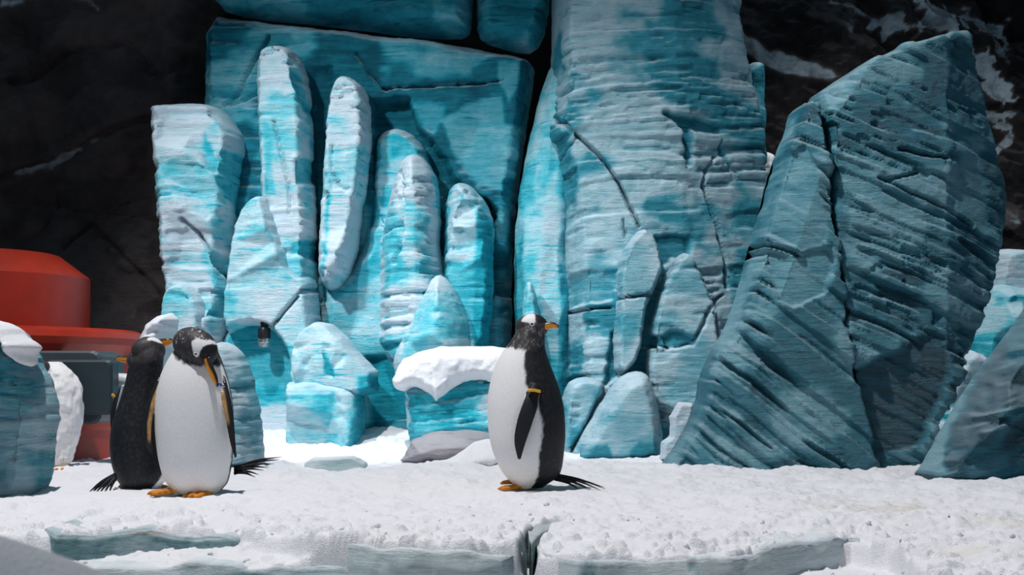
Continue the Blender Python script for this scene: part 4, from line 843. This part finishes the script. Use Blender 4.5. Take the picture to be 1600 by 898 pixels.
# --- bowing penguin
penguin('white-bellied penguin facing forward, head bowed toward its flipper', (-1.26, 5.58, 0.0), 5.58,
    [(771, 285, 335), (765, 268, 350), (757, 262, 355), (745, 256, 358), (725, 250, 362), (700, 246, 364), (670, 243, 365), (640, 243, 364), (615, 245, 361), (595, 249, 357), (580, 254, 352), (565, 261, 347), (553, 268, 343), (545, 274, 338), (536, 282, 334), (528, 290, 330)],
    -6, [(540, 90), (600, 92), (660, 92), (760, 88)],
    [(262, 538), (270, 548), (280, 558), (295, 568), (310, 572), (330, 573), (350, 572)],
    (310, 542, -0.055, (0.80, -0.38, -0.36), (40, 26, 29)),
    [(334, 562, -0.115, 8.0, 1), (341, 578, -0.135, 6.6, 1), (348, 592, -0.145, 5.0, 1), (352.5, 604, -0.15, 1.5, 1)],
    [dict(p=[(255, 590, -0.03, 10), (243, 625, -0.05, 15), (237, 660, -0.06, 15), (238, 690, -0.065, 12), (243, 706, -0.06, 4)], t=0.010, n=(0.45, 1, 0), under=(TAN * 1.1, 688), side=1),
     dict(p=[(350, 590, -0.03, 10), (360, 625, -0.07, 14), (366, 655, -0.085, 13), (371, 690, -0.09, 9), (375, 713, -0.085, 4)], t=0.008, n=(-0.55, 1, 0), under=(TAN, 660), side=-1)],
    [(275, 771, -0.06, math.pi * 1.12, 0.085, 0.08), (328, 774, -0.06, math.pi * 1.30, 0.085, 0.08)],
    ((358, 738, 0.10, 1.4), [(430, 717, .16), (427, 721, .16), (420, 727, .12), (412, 733, .12), (405, 737, .1), (398, 744, .1), (392, 748, .1), (385, 742, .08)], 0.006),
    eyes=[(317, 554, -0.142, 1.9)], bands=[(352, 600, -0.14, 357, 602, -0.13, 0.005, 0.005, BAND_B)],
    patch=[([(309, 536), (316, 528), (326, 533), (340, 531), (348, 540), (337, 538), (327, 544), (324, 553), (319, 560), (314, 557), (312, 546)], WHITE), ([(325, 546), (336, 539), (348, 540), (352, 548), (349, 568), (332, 570), (321, 560)], BLACK)],
    legs=[[(285, 745, -0.04, 20), (280, 760, -0.05, 12), (276, 770, -0.05, 8)], [(325, 745, -0.04, 20), (328, 762, -0.05, 12), (328, 772, -0.05, 8)]], spots=538, flank=735, seed=5, fleck=0.5)
# --- penguin with its back turned
penguin('black-backed penguin turned away beside the bowing one', (-1.47, 5.85, 0.0), 5.85,
    [(764, 195, 240), (758, 188, 256), (745, 182, 262), (725, 175, 263), (700, 172, 262), (670, 174, 260), (655, 178, 258), (640, 183, 257), (620, 190, 255), (600, 196, 254), (585, 199, 254), (570, 202, 255), (558, 205, 256), (548, 209, 255), (540, 214, 250), (534, 221, 243)],
    152, [(540, 60), (600, 62), (700, 72), (730, 84), (760, 100)],
    [(190, 562), (210, 566), (240, 566), (262, 560)],
    (232, 548, 0.0, (0.80, 0.55, 0.06), (27, 18.5, 22.5)),
    [(249, 536, 0.02, 7.5, 1), (257, 534, 0.03, 6.0, 1), (264, 532.5, 0.035, 4.4, 1), (269, 533, 0.04, 1.4, 1)],
    [dict(p=[(192, 602, 0.03, 10), (182, 640, 0.05, 12), (175, 675, 0.06, 10), (168, 712, 0.065, 4)], t=0.008, n=(0.6, -1, 0), under=(WHITE * .85, 740), side=-1),
     dict(p=[(252, 602, 0.05, 10), (262, 640, 0.07, 14), (268, 690, 0.07, 12), (266, 712, 0.07, 4)], t=0.010, n=(-.5, -1, 0))],
    [(205, 765, 0.02, math.pi * .7, 0.07, 0.07), (238, 766, 0.02, math.pi * .45, 0.07, 0.07)],
    ((192, 742, -0.10, 1.2), [(154, 767, -.16), (158, 768, -.15), (164, 769, -.16), (170, 769, -.15), (178, 770, -.16), (185, 768, -.14), (160, 762, -.13), (176, 766, -.12)], 0.007),
    patch=[([(231, 530), (240, 525), (250, 526), (254, 533), (251, 537), (242, 533)], WHITE)],
    bands=[(250, 590, -0.02, 256, 596, -0.01, 0.005, 0.006, BAND_B)], legs=[[(215, 745, 0, 20), (208, 762, 0.01, 9)], [(240, 745, 0, 20), (240, 764, 0.01, 9)]], seed=7, fur=0.014, fleck=0.15)
# --- penguin hidden behind the pair
penguin('hidden penguin showing only its orange bill behind the black back', (-1.62, 6.25, 0.0), 6.25,
    [(742, 205, 240), (736, 195, 250), (720, 188, 256), (690, 186, 258), (650, 188, 256), (615, 192, 250), (592, 198, 246), (578, 204, 242), (566, 208, 240), (556, 212, 238)],
    -60, [(560, 80), (740, 86)], [(190, 584), (260, 584)],
    (222, 563, 0.0, (-1, -0.1, 0.02), (24, 18, 19)),
    [(204, 561, 0.0, 6.5, 1), (193, 561, 0.0, 5.2, 1), (185, 560, 0.0, 3.8, 1), (179, 561, 0.0, 1.2, 1)],
    [dict(p=[(196, 606, -0.04, 10), (187, 630, -0.06, 14), (186, 680, -0.06, 12), (190, 700, -0.06, 4)], t=0.009, n=(0.5, 1, 0))],
    [(215, 746, -0.02, math.pi * 1.1, 0.08, 0.075), (232, 744, 0.05, math.pi, 0.08, 0.075)], None,
    bands=[(181, 616, -0.065, 185, 620, -0.06, 0.006, 0.006, BAND_Y)], legs=[[(218, 725, 0, 18), (218, 744, 0, 9)], [(232, 725, 0.05, 18), (232, 742, 0.05, 9)]], voxel=0.005, seed=9)
# --- preening penguin
penguin('ruffled white penguin tucking its head behind the left boulder', (-2.36, 7.2, 0.0), 7.2,
    [(735, 70, 95), (728, 62, 108), (715, 56, 114), (695, 52, 120), (670, 50, 126), (645, 50, 129), (625, 52, 129), (605, 56, 127), (590, 60, 121), (578, 64, 112), (570, 68, 102), (565, 74, 95)],
    20, [(560, 120), (740, 120)], [(40, 556), (140, 556)],
    (72, 576, -0.13, (-0.8, -0.3, -0.3), (19, 13, 13)),
    [(54, 584, -0.10, 3.5, 1), (48, 588, -0.11, 3, 1), (42, 592, -0.12, 2, 1), (38, 594, -0.125, 1, 1)],
    [dict(p=[(60, 610, -0.10, 10), (50, 650, -0.12, 16), (46, 690, -0.12, 12), (48, 706, -0.12, 4)], t=0.009, n=(0.3, 1, 0))],
    [(80, 735, -0.04, math.pi * 1.4, 0.08, 0.08), (98, 735, -0.04, math.pi * 1.5, 0.08, 0.08)], None, legs=[[(80, 715, -.03, 16), (80, 733, -.03, 9)], [(98, 715, -.03, 14), (98, 733, -.03, 9)]], voxel=0.005, ruff=0.017, seed=11)
# ------------------------------------------------------------------ red buoy
def lathe(name, prof, c, mat, root, n=96):
    V = []; Q = []; m = len(prof)
    for (r, z) in prof:
        for j in range(n):
            a = 2 * math.pi * j / n; V.append((c[0] + r * math.cos(a), c[1] + r * math.sin(a), z))
    for i in range(m - 1):
        for j in range(n): Q.append((i * n + j, i * n + (j + 1) % n, (i + 1) * n + (j + 1) % n, (i + 1) * n + j))
    Q.append(tuple(range(n - 1, -1, -1))); Q.append(tuple((m - 1) * n + j for j in range(n)))
    o = mesh_obj(name, V, Q, mat); child(o, root)
    o.modifiers.new('edge', 'EDGE_SPLIT').split_angle = math.radians(25)
    return o
def rbox(name, lo, hi, r, mat, root, seg=4):
    """box with corners rounded in the x-z plane"""
    x0, y0, z0 = lo; x1, y1, z1 = hi; prof = []
    for (cx, cz_, a0) in ((x1 - r, z1 - r, 0), (x0 + r, z1 - r, 90), (x0 + r, z0 + r, 180), (x1 - r, z0 + r, 270)):
        for s_ in range(seg + 1):
            a = math.radians(a0 + 90 * s_ / seg); prof.append((cx + r * math.cos(a), cz_ + r * math.sin(a)))
    n = len(prof); e = min(0.012, r * .5)
    V = []; mx, mz = (x0 + x1) / 2, (z0 + z1) / 2
    for (yy, ins) in ((y1, 0), (y0 + e, 0), (y0, e)):
        for (a, b_) in prof: V.append((a - ins * np.sign(a - mx), yy, b_ - ins * np.sign(b_ - mz)))
    Q = [(i * n + j, i * n + (j + 1) % n, (i + 1) * n + (j + 1) % n, (i + 1) * n + j) for i in range(2) for j in range(n)]
    Q.append(tuple(range(n))); Q.append(tuple(2 * n + j for j in range(n - 1, -1, -1)))
    o = mesh_obj(name, V, Q, mat, smooth=False); child(o, root)
    return o
def buoy():
    c = ((-60 - 800) * 8.6 / F, 8.6)
    root = empty('buoy', (c[0], c[1], -0.1)); tag(root, 'large red-orange buoy with stepped drum behind the penguins', 'buoy')
    lathe('upper_drum', [(0.73, 0.74), (0.752, 0.76), (0.754, 1.075), (0.745, 1.09), (0.58, 1.215), (0.565, 1.22)], c, RED, root)
    lathe('lower_drum', [(1.02, -0.1), (1.02, 0.16), (1.035, 0.18), (1.035, 0.22), (1.02, 0.24), (1.02, 0.55), (1.05, 0.62), (1.09, 0.66), (1.10, 0.70), (1.085, 0.735), (1.04, 0.755), (0.72, 0.765)], c, RED, root)
    a = at(50, 548, 7.55); b = at(168, 662, 7.55)
    pl = rbox('equipment_box', (a[0], 7.50, b[2]), (b[0] - .02, 7.95, a[2]), 0.05, SLATE2, root); pl['label'] = 'slate grey equipment box on the drum'
    d = at(72, 562, 7.42); e = at(177, 648, 7.42)
    lid = rbox('cover', (d[0], 7.40, e[2]), (e[0], 7.52, d[2]), 0.025, SLATE, root)
    lid.parent = pl; lid.matrix_parent_inverse.identity()
    p0 = at(172, 592, 7.6); p1 = at(215, 594, 7.6)
    v, q = loft([p0, p0 * .5 + p1 * .5, p1], [.034] * 3, [.034] * 3, n=24, m=6); o = mesh_obj('pipe', v, q, PIPE); child(o, root); o['label'] = 'pale pipe stub'
    p0 = at(172, 622, 7.6); p1 = at(205, 622, 7.6)
    v, q = loft([p0, p0 * .5 + p1 * .5, p1], [.022] * 3, [.022] * 3, n=24, m=6); o = mesh_obj('pipe', v, q, PIPE); child(o, root)
buoy()
# ------------------------------------------------------------------ spotlight in the niche
def spotlight():
    c = at(413, 527, 9.15); k = 9.15 / F
    root = empty('spotlight', tuple(c)); tag(root, 'small black and chrome spotlight hanging in the ice niche', 'spotlight')
    def cyl(name, prof, mat):
        o = lathe(name, [(r * k, c[2] + dz * k) for (r, dz) in prof], (c[0], c[1]), mat, root, 40); return o
    cyl('housing', [(8.8, -3), (9.5, -2), (10, 0), (10, 12), (9, 15), (6, 16), (6, 26)], BLACKP)
    cyl('rim', [(9.8, -9), (11, -8), (11, -6), (9.6, -5), (9.6, -3.5), (10.4, -3), (10.4, -2), (9, -1.6)], CHROME)
    cyl('lens', [(5, -15.5), (8.5, -14.5), (9.4, -12), (9.4, -8.5), (8, -8.4)], LENS)
spotlight()
